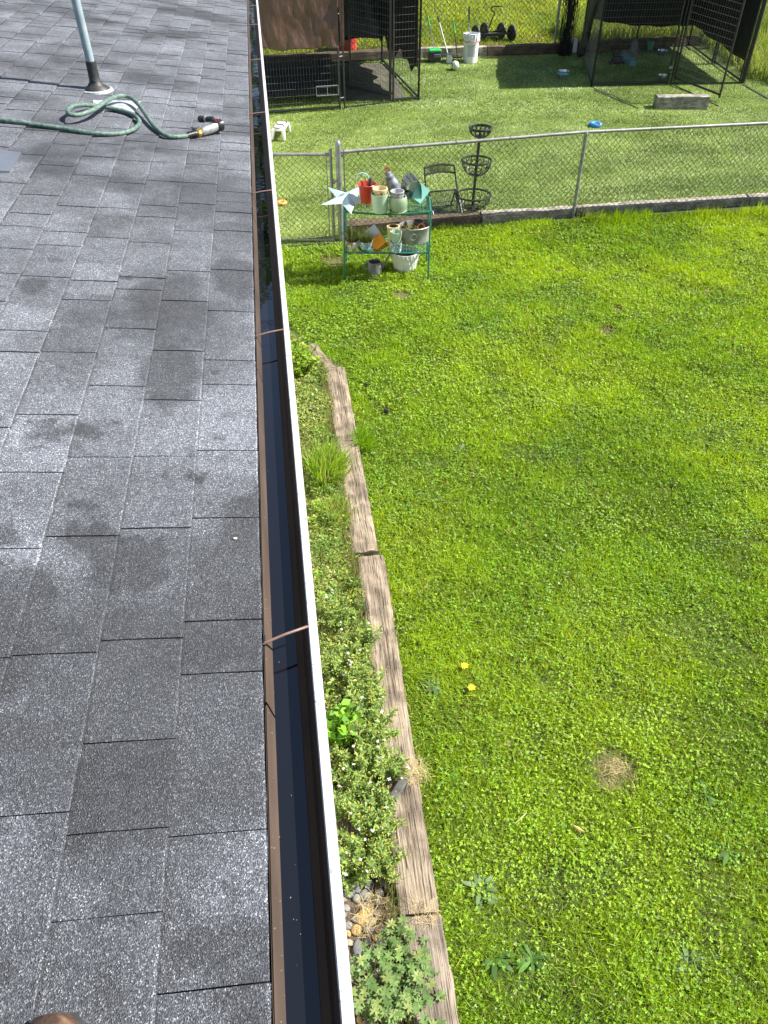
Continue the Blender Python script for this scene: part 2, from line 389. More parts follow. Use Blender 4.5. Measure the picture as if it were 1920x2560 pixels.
# thin dark strips on the turf, running out from the kennel posts
turf_strip = mat('dark_turf_strip', (.02, .028, .012), rough=.9)
for a, c in (((1486, 228), (1596, 274)), ((1686, 216), (1795, 268)), ((1856, 214), (1919, 250))):
    p = G(*a); q = G(*c); d = (q-p); d /= np.linalg.norm(d); s_ = np.array([-d[1], d[0], 0])*.014
    b = MB(); b.add([p-s_+[0, 0, .03], p+s_+[0, 0, .03], q+s_+[0, 0, .03], q-s_+[0, 0, .03], p-s_+[0, 0, .012], p+s_+[0, 0, .012], q+s_+[0, 0, .012], q-s_+[0, 0, .012]],
          [(0, 1, 2, 3), (0, 4, 5, 1), (1, 5, 6, 2), (2, 6, 7, 3), (3, 7, 4, 0)]); b.build('turf_strip', turf_strip, turf)

# ================================================================ HOUSE: roof, gutter, wall
house = thing('house', 'house with dark grey asphalt shingle roof and brown eave gutter', 'house', (-.45, 5.5, 0))
HL = Vector(house.location)
for (u_, v_, ru, rv) in ((425, 770, 100, 100), (420, 930, 75, 110), (60, 1480, 120, 70), (70, 1640, 150, 110), (40, 1900, 130, 120), (590, 700, 60, 60), (310, 1720, 90, 60), (85, 720, 40, 25), (600, 1420, 70, 170), (560, 1900, 110, 220)):
    c_ = roofpx(u_, v_); a_ = roofpx(u_+ru, v_); e_ = roofpx(u_, v_+rv); WET.append((float(c_[0]), float(c_[1]), abs(float(a_[0]-c_[0])), abs(float(e_[1]-c_[1]))))
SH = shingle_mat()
deckm = mat('roof_underlay', (.012, .012, .014), rough=.95)
EXPO = .178; YN = -1.6; YF = 15.0; NC = 24
b = MB(); p = [roofpt(.006, YN, -.012), roofpt(.006, YF, -.012), roofpt(NC*EXPO, YF, -.012), roofpt(NC*EXPO, YN, -.012)]
q = [roofpt(.006, YN, -.05), roofpt(.006, YF, -.05), roofpt(NC*EXPO, YF, -.05), roofpt(NC*EXPO, YN, -.05)]
b.add(p+q, [(0, 1, 2, 3), (7, 6, 5, 4), (0, 4, 5, 1), (1, 5, 6, 2), (2, 6, 7, 3), (3, 7, 4, 0)])
roof = b.build('roof', deckm, house, world=True)
def roofY(px, py): return float(roofpx(px, py)[1])
cuts = {0: [(560, 676), (575, 781), (575, 904), (578, 965), (570, 1130), (565, 1298), (560, 1555), (560, 1686), (540, 2087), (560, 2470)],
        1: [(460, 680), (450, 755), (440, 880), (425, 1003), (410, 1144), (390, 1324), (355, 1602), (325, 1856), (300, 2082), (260, 2297)],
        2: [(355, 608), (335, 695), (330, 726), (310, 824), (280, 967), (240, 1146), (195, 1344), (130, 1639), (90, 2040)],
        3: [(205, 703), (195, 752), (145, 883), (95, 1039), (60, 1184), (45, 1376)]}
pieces = []
for c in range(NC):
    ycut = sorted(roofY(*t) for t in cuts.get(c, []))
    lo = ycut[0] if ycut else YN+random.random()*.3; hi = ycut[-1] if ycut else lo
    yy = lo
    while yy > YN: yy -= random.choice((.17, .28, .34, .42)); ycut.insert(0, yy)
    yy = hi
    while yy < YF: yy += random.choice((.15, .24, .31, .36, .44)); ycut.append(yy)
    for i in range(len(ycut)-1):
        a, d = ycut[i], ycut[i+1]
        if d < YN or a > YF: continue
        pieces.append((c, max(a, YN), min(d, YF)))
def vis(c, a, d):
    p = roofpt((c+.5)*EXPO, (a+d)/2, 0)-CAM; zc = p@_fw
    if zc < .25: return -1
    u = 960+FPX*(p@_rt)/zc; v = 1280-FPX*(p@_up)/zc
    if u < -250 or v < -120 or v > 2900: return -1
    return (FPX/zc)**2*(d-a)*EXPO*abs((p/np.linalg.norm(p))@RN)
pieces = [(vis(*t), t) for t in pieces]; pieces.sort(key=lambda t: -t[0])
def shingle_geo(b, c, a, d):
    s0 = c*EXPO; s1 = (c+1)*EXPO+.03; g_ = (.0009+.00095*max(0, (a+d)/2))*random.uniform(.6, 1.25)
    n_ = 6 if d-a > .12 else 2; T = .0078; lift = random.uniform(0, .0025)
    top = []; bot = []
    for i in range(n_+1):
        y = a+g_+(d-a-2*g_)*i/n_
        e = random.uniform(-.0015, .0015); sk = random.uniform(-.0006, .0006)
        top.append([roofpt(s0+e, y, T+lift+sk), roofpt((s0+s1)/2, y+random.uniform(-.0008, .0008), T*.62+lift*.5), roofpt(s1, y, -.0005)])
        bot.append(roofpt(s0+e, y, -.004))
    vs = []; fs = []
    for t_, b_ in zip(top, bot): vs += [b_]+t_+[roofpt(s1, 0, -.012)+np.array([0, t_[2][1], 0])]
    for i in range(n_):
        k = i*5
        for j in range(3): fs.append((k+j, k+5+j, k+6+j, k+1+j))
    fs += [(0, 1, 2, 3, 4), tuple(n_*5+j for j in (4, 3, 2, 1, 0))]
    b.add(vs, fs)
for r_, (c, a, d) in pieces[:300]:
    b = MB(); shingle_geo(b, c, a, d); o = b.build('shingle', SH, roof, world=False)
    me = o.data
    off = HL
    me.transform(Matrix.Translation(-off))
b = MB()
for r_, (c, a, d) in pieces[300:]: shingle_geo(b, c, a, d)
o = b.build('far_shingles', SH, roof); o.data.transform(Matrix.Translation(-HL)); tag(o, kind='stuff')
# smooth grey metal flashing sheet at the left
flash = mat('grey_flashing', (.20, .215, .25), rough=.38, metal=.6, scale=3)
pl = [roofpx(-160, 352, .014), roofpx(53, 381, .014), roofpx(24, 428, .014), roofpx(-190, 418, .014)]
pl2 = [q_-RN*.012 for q_ in pl]
MB().add(pl+pl2, [(3, 2, 1, 0), (4, 5, 6, 7), (0, 1, 5, 4), (1, 2, 6, 5), (2, 3, 7, 6), (3, 0, 4, 7)]).build('flashing_sheet', flash, house, world=True)
# brown gutter with pale lip
brown = mat('brown_gutter_paint', (.062, .045, .034), (.098, .070, .054), scale=9, rough=.42, bump=.05, bscale=25, stretch=(1, .3, 1))
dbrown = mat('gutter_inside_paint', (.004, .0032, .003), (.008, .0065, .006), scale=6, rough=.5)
lipm = mat('white_gutter_lip', (.22, .23, .23), (.46, .47, .465), scale=90, rough=.5, bump=.15, bscale=60, contrast=(.30, .42))
G0, G1 = YN, YF
def strip(b, prof, y0, y1):
    n_ = len(prof); b.add([(x_, y0, z_) for x_, z_ in prof]+[(x_, y1, z_) for x_, z_ in prof], [(i, i+1, n_+i+1, n_+i) for i in range(n_-1)])
b = MB(); strip(b, [(-.0145, 2.790), (-.022, 2.778), (-.030, 2.755), (-.046, 2.740), (-.0485, 2.725), (-.052, 2.675), (-.132, 2.675), (-.132, 2.79)], G0, G1)
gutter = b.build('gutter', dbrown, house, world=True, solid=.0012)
b = MB(); strip(b, [(-.118, 2.7915), (-.1175, 2.786), (-.1045, 2.726), (-.106, 2.724), (-.1215, 2.786)], G0, G1); 
b.build('gutter_apron', brown, gutter, world=True) if False else None
apron = MB()
jy = [-1.6, 1.005, 2.42, 3.92, 5.2, 7.4, 9.8, 15.0]
for i in range(len(jy)-1):
    bb = MB(); strip(bb, [(-.1185, 2.7905), (-.117, 2.786), (-.104, 2.728), (-.1075, 2.728), (-.122, 2.7885)], jy[i]+.004, jy[i+1]-.004)
    bb.build('apron_strip', brown, gutter, world=True, solid=.001)
for y0, y1 in ((YN, 2.487), (2.490, YF)):
    bb = MB(); strip(bb, [(-.0145, 2.787), (-.0155, 2.793), (-.013, 2.7965), (-.004, 2.7972), (.002, 2.7958), (.0032, 2.7966), (.0056, 2.7956), (.0068, 2.792), (.0066, 2.74), (-.006, 2.71), (-.04, 2.672), (-.052, 2.6735)], y0, y1)
    bb.build('gutter_lip', lipm, gutter, world=True, smooth=True)
# standing water
wm = bpy.data.materials.new('gutter_water'); wm.use_nodes = True; n = wm.node_tree.nodes; L = wm.node_tree.links; pb = n['Principled BSDF']
pb.inputs['Base Color'].default_value = (.006, .006, .008, 1); pb.inputs['Roughness'].default_value = .03; pb.inputs['IOR'].default_value = 1.5; pb.inputs['Specular IOR Level'].default_value = .9
tc = n.new('ShaderNodeNewGeometry'); nz = n.new('ShaderNodeTexNoise'); nz.inputs['Scale'].default_value = 9; nz.inputs['Detail'].default_value = 2; L.new(tc.outputs['Position'], nz.inputs['Vector'])
bp = n.new('ShaderNodeBump'); bp.inputs['Strength'].default_value = .06; bp.inputs['Distance'].default_value = .01; L.new(nz.outputs['Fac'], bp.inputs['Height']); L.new(bp.outputs[0], pb.inputs['Normal'])
b = MB(); strip(b, [(-.1315, 2.734), (-.0478, 2.734)], G0+.01, G1-.01); b.build('water', wm, gutter, world=True)
# hanger straps across the gutter
hm = mat('brown_hanger', (.13, .075, .06), (.19, .12, .10), scale=30, rough=.4)
for (px_, py_) in ((657, 1606), (634, 838), (624, 482), (620, 284), (617, 150), (616, 62), (617, 15)):
    y_ = float(atz(px_, py_, EZ)[1])
    b = MB(); b.tube([(-.1215, y_, 2.792), (-.1165, y_+.002, 2.796), (-.07, y_+.018, 2.7985), (-.018, y_+.036, 2.7965), (-.0135, y_+.038, 2.792)], .0035, 8)
    h_ = b.build('hanger', hm, gutter, world=True, smooth=True)
    b = MB(); b.box((-.119, y_+.012, 2.788), (.004, .03, .014)); b.build('hanger_clip', mat('dark_clip', (.012, .010, .010), rough=.5), gutter, world=True)
# grit washed off the shingles, lying on the apron and in the water
b = MB()
for k in range(130):
    y_ = .3+6*random.random()**1.6; t_ = random.random()
    if t_ < .6: x_ = -.117+.012*random.random(); z_ = 2.786-(x_+.117)/.013*.058+.0012
    else: x_ = -.10+.05*random.random(); z_ = 2.7348
    s_ = random.uniform(.0006, .0013) if t_ > .6 else random.uniform(.0007, .0018); b.box((x_, y_, z_), (s_, s_*random.uniform(1, 2.2), s_*.7), Matrix.Rotation(random.random()*3, 3, 'Z'))
o = b.build('grit', mat('tan_grit', (.10, .075, .045), (.30, .24, .15), scale=90, rough=.9, contrast=(.4, .6)), gutter, world=True); tag(o, kind='stuff')
# wall and soffit under the eave
wallm = mat('painted_wall', (.45, .44, .40), rough=.8)
b = MB(); b.box((-.47, 6.7, 1.29), (.16, 16.6, 2.56)); b.build('wall', wallm, house, world=True)
b = MB(); b.box((-.265, 6.7, 2.62), (.25, 16.6, .02)); b.build('soffit', wallm, house, world=True)
b = MB(); b.box((-.15, 6.7, 2.706), (.024, 16.6, .15)); b.build('fascia', brown, house, world=True)
# vent pipe
pbase = roofpx(243, 228); pv = Vector(pbase)
pipem = mat('grey_blue_pipe', (.20, .26, .29), (.28, .345, .375), scale=14, rough=.45, bump=.03)
rub = mat('black_rubber', (.012, .012, .013), (.03, .03, .03), scale=30, rough=.55)
galv = mat('galvanised_flashing', (.33, .36, .37), (.55, .58, .58), scale=22, rough=.5, metal=.35)
lean = Vector((-.012, 0, 0))
b = MB(); b.tube([pv+Vector((0, 0, .05)), pv+Vector((-.01, 0, .6)), pv+Vector((-.02, 0, 1.35))], .027, 20); vp = b.build('vent_pipe', pipem, house, world=True, smooth=True)
b = MB(); b.lathe([(.085, .012), (.08, .022), (.055, .035), (.036, .06), (.034, .11), (.0335, .175), (.03, .178)], 22, pv); b.tube([pv+Vector((0, 0, .066)), pv+Vector((.002, 0, .068))], .039, 20)
o = b.build('rubber_collar', rub, vp, smooth=True); o.data.transform(Matrix.Translation(-HL))
b = MB(); b.lathe([(.106, .0), (.102, .012), (.088, .016)], 24, pv)
c_ = [roofpx(232, 250, .0125), roofpx(352, 252, .0125), roofpx(337, 281, .0125), roofpx(236, 272, .0125)]; c0 = [k_-RN*.0035 for k_ in c_]
b.add(c_+c0, [(3, 2, 1, 0), (4, 5, 6, 7), (0, 1, 5, 4), (1, 2, 6, 5), (2, 3, 7, 6), (3, 0, 4, 7)])
o = b.build('flashing', galv, vp); o.data.transform(Matrix.Translation(-HL))

# ================================================================ hose with spray nozzle on the roof
hp = [(-90, 757, .02), (0, 775, .02), (110, 790, .02), (220, 806, .02), (330, 822, .02), (430, 836, .02), (540, 855, .02), (640, 866, .02), (730, 868, .02), (810, 858, .02), (870, 835, .02), (903, 800, .022), (893, 768, .024), (850, 738, .024), (780, 716, .022), (690, 697, .022), (600, 683, .03),
      (530, 680, .05), (470, 690, .06), (440, 715, .06), (450, 740, .055), (500, 745, .055), (560, 730, .06), (620, 703, .065), (680, 662, .066), (740, 630, .06), (800, 621, .055), (850, 636, .05), (900, 680, .045), (950, 750, .036), (1000, 818, .028), (1060, 870, .022), (1110, 885, .02), (1170, 885, .02), (1222, 878, .02)]
pts = [roofpx(cx*.3858, cy*.3858, z_) for cx, cy, z_ in hp]
# smooth the path
def catmull(P, k=6):
    P = [np.array(p_) for p_ in P]; out = []
    for i in range(len(P)-1):
        a, b_, c_, d_ = P[max(i-1, 0)], P[i], P[i+1], P[min(i+2, len(P)-1)]
        for j in range(k):
            t = j/k; out.append(.5*((2*b_)+(-a+c_)*t+(2*a-5*b_+4*c_-d_)*t*t+(-a+3*b_-3*c_+d_)*t**3))
    return out+[P[-1]]
hs = thing('garden_hose', 'green ribbed garden hose looped on the shingle roof by the pipe', 'hose', pts[10]-RN*.02)
hosem = mat('green_hose', (.045, .085, .068), (.14, .21, .175), scale=55, rough=.5, bump=.3, bscale=160)
path = catmull(pts); rad = [.0128+.0008*(i % 2) for i in range(len(path))]
MB().tube(path, rad, 10).build('tubing', hosem, hs, world=True, smooth=True)
e0 = np.array(path[-1]); ax = np.array(roofpx(1390*.3858, 838*.3858, .035))-e0; ax /= np.linalg.norm(ax); up_ = RN
blk = mat('black_plastic', (.010, .010, .011), (.022, .022, .024), scale=20, rough=.35)
def along(t, r0, z=0.0): return e0+ax*t+up_*z
b = MB(); b.tube([along(-.01, 0), along(.06, 0)], .017, 14)
for k in range(4): b.tube([along(.002+.014*k, 0), along(.010+.014*k, 0)], .0205, 14)
b.build('hose_end', blk, hs, world=True, smooth=True)
nozz = thing('spray_nozzle', 'black and chrome spray nozzle with brass fitting on the hose end', 'nozzle', along(.12, 0, -.02))
b = MB(); b.tube([along(.062, 0, .0), along(.07, 0, 0), along(.085, 0, .002), along(.096, 0, .004)], [.021, .024, .024, .019], 8); b.build('brass_fitting', mat('brass', (.45, .30, .08), (.62, .45, .15), scale=20, rough=.35, metal=.85), nozz, world=True)
b = MB(); b.tube([along(.097, 0, .004), along(.11, 0, .006), along(.19, 0, .012), along(.215, 0, .014)], [.02, .026, .028, .026], 16); b.build('body', mat('brushed_chrome', (.38, .38, .37), (.62, .62, .6), scale=30, rough=.3, metal=.7), nozz, world=True, smooth=True)
b = MB(); b.tube([along(.2155, 0, .014), along(.225, 0, .015), along(.255, 0, .017), along(.26, 0, .017)], [.027, .034, .034, .028], 18)
b.tube([along(.12, 0, -.012), along(.24, 0, -.008)], .014, 10); b.build('spray_head', blk, nozz, world=True, smooth=True)
hd = np.array(roofpx(1318*.3858, 772*.3858, .07))
b = MB(); b.tube([along(.215, 0, .035), along(.19, 0, .06), hd], [.014, .016, .016], 12); b.tube([hd, hd+(hd-along(.19, 0, .06))*.35], .02, 12); b.build('handle', blk, nozz, world=True, smooth=True)
b = MB(); b.tube([hd*.75+along(.19, 0, .06)*.25, hd*.6+along(.19, 0, .06)*.4], .0175, 12); b.build('handle_band', mat('grey_band', (.35, .35, .35), rough=.5), nozz, world=True)
b = MB(); b.box(Vector(along(.222, 0, .052)), (.02, .012, .014)); b.build('trigger_lock', mat('red_plastic', (.5, .03, .03), rough=.4), nozz, world=True, bevel=.003)

# ================================================================ boot toe at the bottom of the picture
bt = roofpx(142, 2566); by = bt[1]; bx = bt[0]
boot = thing('boot', 'scuffed brown leather work boot toe standing on the shingles', 'boot', roofpx(142, 2590, .008))
leath = mat('brown_leather', (.055, .028, .018), (.24, .15, .085), scale=26, rough=.6, bump=.3, bscale=80, contrast=(.45, .68))
b = MB(); secs = [(0.0, .030, .030), (-.018, .046, .052), (-.05, .052, .062), (-.10, .049, .075), (-.16, .046, .105), (-.21, .047, .14)]
vs = []; fs = []; n_ = 16
for dy, hw, hgt in secs:
    base_ = roofpt((EX-bx)/math.cos(TH), by+dy, .027)
    for k in range(n_):
        a = math.pi*2*k/n_; vs.append(base_+np.array([hw*math.cos(a), 0, max(0, math.sin(a))*hgt - (.004 if math.sin(a) < 0 else 0)]))
for i in range(len(secs)-1):
    for k in range(n_): fs.append((i*n_+k, i*n_+(k+1) % n_, (i+1)*n_+(k+1) % n_, (i+1)*n_+k))
fs += [tuple(range(n_)), tuple((len(secs)-1)*n_+k for k in range(n_))[::-1]]
b.add(vs, fs); b.build('upper', leath, boot, world=True, smooth=True, subd=1)
b = MB(); out = [(0, .012), (.03, .008), (.05, -.015), (.058, -.06), (.054, -.14), (.05, -.21)]; loop = out+[(-x_, y_) for x_, y_ in out[::-1][:-1]]
t0 = [roofpt((EX-bx-x_)/math.cos(TH), by+y_, .026) for x_, y_ in loop]; t1 = [roofpt((EX-bx-x_)/math.cos(TH), by+y_, .008) for x_, y_ in loop]; k = len(loop)
b.add(t0+t1, [tuple(range(k))[::-1], tuple(range(k, 2*k))]+[(i, (i+1) % k, k+(i+1) % k, k+i) for i in range(k)]); b.build('sole', rub, boot, world=True)

# ================================================================ CHAIN LINK FENCES
galvp = mat('galvanised_tube', (.17, .185, .19), (.29, .305, .305), scale=16, rough=.42, metal=.45)
rust = mat('weathered_galvanised_tube', (.17, .175, .17), (.28, .275, .255), scale=10, rough=.5, metal=.3)
wirem = mat('fence_wire', (.05, .053, .05), (.11, .11, .10), scale=12, rough=.45, metal=.3)
def chainlink(b, p0, p1, zb, zt, pitch=.080, r=.0027, over=.03):
    """diamond mesh between two points; zb / zt are functions of the position 0..1"""
    p0 = np.array(p0[:2]); p1 = np.array(p1[:2]); Lh = np.linalg.norm(p1-p0); u = (p1-p0)/Lh
    nrm = np.array([-u[1], u[0]])
    def P(s, z, o): q = p0+u*s+nrm*o; return (q[0], q[1], z)
    H = max(zt(0)-zb(0), zt(1)-zb(1)); k = -int(H/pitch)-2
    while k*pitch < Lh+H:
        for sg in (1, -1):
            s0 = k*pitch; pts_ = []
            for j in range(0, 41):
                h = H*j/40; s_ = s0+h if sg > 0 else s0+H-h
                if 0 <= s_ <= Lh:
                    t = s_/Lh; z = zb(t)+h
                    if z <= zt(t)+over: pts_.append((s_, z))
            if len(pts_) > 1:
                o = .0016*sg; b.wire(P(*pts_[0], o), P(*pts_[-1], o), r)
        k += 1
FZ = 1.24
fA = atz(845, 375, FZ); fB = atz(1466, 330, FZ); fC = atz(1920, 308, FZ); fD = fB+(fC-fB)*1.45
fence = thing('chain_link_fence', 'galvanised chain link fence with top rail between lawn and turf', 'fence', (fA[0], fA[1], 0))
b = MB(); b.tube([(fA[0], fA[1], -.05), (fA[0], fA[1], 1.30)], .036, 18); b.lathe([(.040, 1.295), (.040, 1.315), (.034, 1.335), (.018, 1.352), (.0, 1.358)], 18, (fA[0], fA[1], 0)); b.build('gate_post', galvp, fence, world=True, smooth=True)
b = MB(); b.tube([(fB[0], fB[1], -.02), (fB[0], fB[1], 1.22)], .024, 14); b.lathe([(.03, 1.2), (.03, 1.235), (.02, 1.25)], 14, (fB[0], fB[1], 0)); b.build('line_post', galvp, fence, world=True, smooth=True)
b = MB(); b.tube([(fD[0], fD[1], -.05), (fD[0], fD[1], 1.22)], .024, 12); b.build('line_post', galvp, fence, world=True, smooth=True)
b = MB(); b.tube([(fA[0]+.04, fA[1], 1.215), (fB[0], fB[1], FZ), (fC[0], fC[1], FZ), (fD[0], fD[1], FZ)], .021, 14); rail = b.build('top_rail', rust, fence, world=True, smooth=True)
for t in (.02, .25, .46, .68, .9):
    q = fA+(fB-fA)*t; b = MB(); b.tube([(q[0], q[1]-.001, FZ-.004 if t > .3 else 1.225), (q[0]+.006, q[1], FZ-.004 if t > .3 else 1.225)], .0245, 12); b.build('rail_tie', galvp, fence, world=True)
for t in (.1, .35, .62, .88):
    q = fB+(fC-fB)*t; b = MB(); b.tube([(q[0], q[1], FZ), (q[0]+.006, q[1], FZ)], .0245, 12); b.build('rail_tie', galvp, fence, world=True)
for z_ in (1.17, .62, .12):
    b = MB(); b.tube([(fA[0], fA[1], z_-.012), (fA[0], fA[1], z_+.012)], .039, 16); b.box((fA[0]+.05, fA[1], z_), (.04, .01, .024)); b.build('brace_band', galvp, fence, world=True)
b = MB(); b.box((fA[0]+.07, fA[1], .64), (.016, .006, 1.14)); b.build('tension_bar', galvp, fence, world=True)
b = MB(); chainlink(b, (fA[0]+.07, fA[1]), fB, lambda t: .03, lambda t: 1.21); chainlink(b, fB, fD, lambda t: .03, lambda t: 1.24)
o = b.build('chain_link_mesh', wirem, fence, world=True); tag(o, kind='stuff')
# gate on the left
gL = atz(600, 384, 1.2)
gate = thing('chain_link_gate', 'low chain link gate beside the thick post, next to the gutter', 'gate', (fA[0]-.09, fA[1], 0))
gx = fA[0]-.10; gx0 = gL[0]; gy = fA[1]; gy0 = gL[1]
b = MB(); b.tube([(gx, gy, .06), (gx, gy, 1.26)], .021, 12); b.tube([(gx0, gy0, .06), (gx0, gy0, 1.2)], .021, 12); b.tube([(gx0, gy0, 1.19), (gx, gy, 1.19)], .021, 12); b.tube([(gx0, gy0, .08), (gx, gy, .08)], .018, 12)
b.build('gate_frame', rust, gate, world=True, smooth=True)
b = MB(); b.box((gx-.055, gy, .63), (.012, .006, 1.08)); b.box((gx-.03, gy, 1.1), (.05, .008, .012)); b.box((gx-.03, gy, .64), (.05, .008, .012)); b.build('tension_bar', galvp, gate, world=True)
b = MB(); b.tube([(gx-.02, gy, .86), (gx+.11, gy, .86)], .008, 8); b.box((gx+.03, gy-.02, .86), (.03, .05, .05)); b.build('latch', galvp, gate, world=True)
b = MB(); chainlink(b, (gx0, gy0), (gx-.055, gy), lambda t: .09, lambda t: 1.18); tag(b.build('chain_link_mesh', wirem, gate, world=True), kind='stuff')

# ================================================================ SLEEPERS
tie = wood_mat('grey_weathered_tie', (.115, .092, .068), (.32, .26, .195), 1)
tieg = wood_mat('silvered_tie', (.20, .185, .155), (.46, .42, .35), 1)
dtie = wood_mat('dark_tie', (.045, .032, .02), (.14, .10, .065), 1)
def sleeper(name, label, cat, a, c, w, h, z0, z1, m, seed=0, sink=.06, amp=.008, group=None):
    a = np.array(a[:2], float); c = np.array(c[:2], float); Ln = np.linalg.norm(c-a); ang = math.atan2(c[1]-a[1], c[0]-a[0])-math.pi/2
    r_ = random.Random(seed); nL = max(6, int(Ln/.07)); nW = 6; nH = 3
    bm = bmesh.new()
    prof = [(-w/2+w*i/nW, h) for i in range(nW+1)]+[(w/2, h-(h+sink)*i/nH) for i in range(1, nH+1)]+[(-w/2, -sink+(h+sink)*i/nH) for i in range(0, nH)]
    rows_ = []
    for j in range(nL+1):
        t = j/nL; row = []
        for x_, z_ in prof:
            nx_ = amp*(vnoise([t*Ln*13+seed], [x_*14+z_*9], 1.0, seed)[0]-.5)*2; nz_ = amp*1.3*(vnoise([t*Ln*4], [x_*24], 1.0, seed+5)[0]-.5)*2
            cr = -.010 if (abs(x_-w*.08) < .018 and z_ > h-.001 and vnoise([t*Ln*1.6], [0.], 1., seed+9)[0] > .45) else 0
            edge = -.012*(abs(x_) > w*.45)*(z_ > h-.001)
            row.append(bm.verts.new((x_+nx_, t*Ln, z_+nz_*(z_ > 0)+cr+edge)))
        rows_.append(row)
    k = len(prof)
    for j in range(nL):
        for i in range(k): bm.faces.new((rows_[j][i], rows_[j][(i+1) % k], rows_[j+1][(i+1) % k], rows_[j+1][i]))
    bm.faces.new(rows_[0]); bm.faces.new(rows_[-1][::-1])
    bmesh.ops.recalc_face_normals(bm, faces=bm.faces)
    me = bpy.data.meshes.new(name); bm.to_mesh(me); bm.free(); me.materials.append(m)
    me.polygons.foreach_set('use_smooth', [True]*len(me.polygons))
    o = bpy.data.objects.new(name, me); link(o); o.location = (a[0], a[1], z0); o.rotation_euler = (math.atan2(z1-z0, Ln), 0, ang)
    d = o.modifiers.new('split', 'EDGE_SPLIT'); d.split_angle = R(35)
    return tag(o, label, cat, group)
SG = 'old sleepers edging the garden'
# along the fence, behind the mesh
fz = .10
def F2(px_, py_): q = atz(px_, py_, .20); return q
s_pts = [((863, 556), (1196, 533)), ((1204, 531), (1434, 517)), ((1438, 516), (1868, 489)), ((1872, 489), (2150, 474))]
s_lab = ['short brown sleeper under the fence mesh behind the plant rack', 'pale cracked sleeper left of the slim fence post', 'long bleached sleeper right of the slim fence post with grass in front', 'bleached sleeper at the right edge along the fence foot']
for i, ((a, c), lb) in enumerate(zip(s_pts, s_lab)):
    A = F2(*a); C = F2(*c); sleeper('sleeper', lb, 'sleeper', A, C, .19, .20, 0, 0, dtie if i == 0 else tieg, 20+i, .04, group=SG)
# garden bed edging
def F3(px_, py_): return atz(px_, py_, .11)
sleeper('sleeper', 'brown weathered sleeper edging the bed, farthest from the roof end', 'sleeper', F3(837, 915), F3(914, 1374), .20, .095, 0, 0, tie, 31, .05, .006, SG)
sleeper('sleeper', 'long weathered sleeper edging the bed beside the white flowered weeds', 'sleeper', F3(927, 1386), F3(1049, 2280), .20, .10, 0, 0, tie, 32, .05, .006, SG)
sleeper('sleeper', 'split grey sleeper nearest the camera beside the gravel', 'sleeper', F3(1052, 2292), F3(1140, 2900), .215, .12, 0, 0, wood_mat('split_grey_tie', (.10, .082, .066), (.27, .225, .18), 1), 33, .05, .008, SG)
sleeper('broken_sleeper', 'half buried broken sleeper stub at the far end of the bed', 'sleeper', F3(776, 852), F3(826, 908), .13, .05, .01, .01, tie, 34, .06, .014, SG)
# back edge of the turf
q = [G(*t) for t in ((640, 172), (1052, 148), (1219, 143), (1395, 138), (1745, 116))]
bk = ['old sleeper behind the brown tarp kennel', 'grey sleeper behind the green lidded scoop and white bucket', 'dark shaded sleeper between bucket and right kennel', 'sleeper behind the right kennel with a sunlit top']
for i in range(4):
    A, C = q[i], q[i+1]
    sleeper('sleeper', bk[i], 'sleeper', (A[0]+.01, A[1]+.16), (C[0]-.01, C[1]+.16), .2, .19, gh(A[1])-.0, gh(C[1]), dtie if i != 1 else tieg, 40+i, .05, .01, SG)
# loose block on the turf
A = G(1640, 276); C = G(1768, 276)
blk_ = sleeper('timber_block', 'short grey timber block lying on the turf before the right kennel', 'timber', (A[0], A[1]+.10), (C[0], C[1]+.10), .2, .22, gh(A[1])+.012, gh(A[1])+.012, wood_mat('silver_block', (.12, .115, .108), (.40, .375, .335), 1), 51, .0, .010)

# far fence above the back sleepers
ff = thing('far_chain_link_fence', 'far chain link fence behind the kennels on the back sleeper', 'fence', (3.0, 18.62, gh(18.6)))
b = MB(); zb0 = gh(18.62)+.1; chainlink(b, (-.4, 18.62), (12.5, 18.78), lambda t: zb0, lambda t: zb0+1.25, .10, .0034); tag(b.build('chain_link_mesh', wirem, ff, world=True), kind='stuff')
for x_ in (-.4, 2.9, 6.35, 9.9, 12.5):
    b = MB(); b.tube([(x_, 18.64, gh(18.64)-.05), (x_, 18.64, zb0+1.28)], .028, 10); b.build('post', galvp, ff, world=True)
b = MB(); b.tube([(-.4, 18.63, zb0+1.26), (12.5, 18.76, zb0+1.26)], .02, 10); b.build('top_rail', galvp, ff, world=True)

# ================================================================ KENNELS
kblk = mat('black_powder_coat', (.010, .011, .012), (.022, .023, .025), scale=20, rough=.38)
kwire = mat('kennel_wire', (.085, .088, .088), (.15, .15, .15), scale=20, rough=.4, metal=.3)
def panel(parent, p0, p1, z0, z1, H, post=True, rails=(0, 1), vs_=.052, hs_=.105, name='panel', lo=.05):
    """tube frame with welded wire; p0,p1 = ground ends, z at each end"""
    p0 = np.array([p0[0], p0[1], z0]); p1 = np.array([p1[0], p1[1], z1]); Hh = np.array([0, 0, H]); L_ = np.linalg.norm(p1-p0)
    up_ = np.array([0, 0, lo])
    b = MB(); b.tube([p0, p0+Hh], .021, 8); b.tube([p1, p1+Hh], .021, 8); b.tube([p0+up_, p1+up_], .02, 8); b.tube([p0+Hh, p1+Hh], .02, 8)
    fr = b.build(name, kblk, parent, world=True, smooth=True)
    b = MB(); k = int(L_/vs_)
    for i in range(1, k):
        a = p0+(p1-p0)*i/k; b.wire(a+up_, a+Hh, .0021)
    k = int((H-lo)/hs_)
    for i in range(1, k):
        zz = np.array([0, 0, lo+(H-lo)*i/k]); b.wire(p0+zz, p1+zz, .0025)
    o = b.build('wire_grid', kwire, fr, world=False); l = parent.location; o.data.transform(Matrix.Translation(-l)); tag(o, kind='stuff')
    return fr
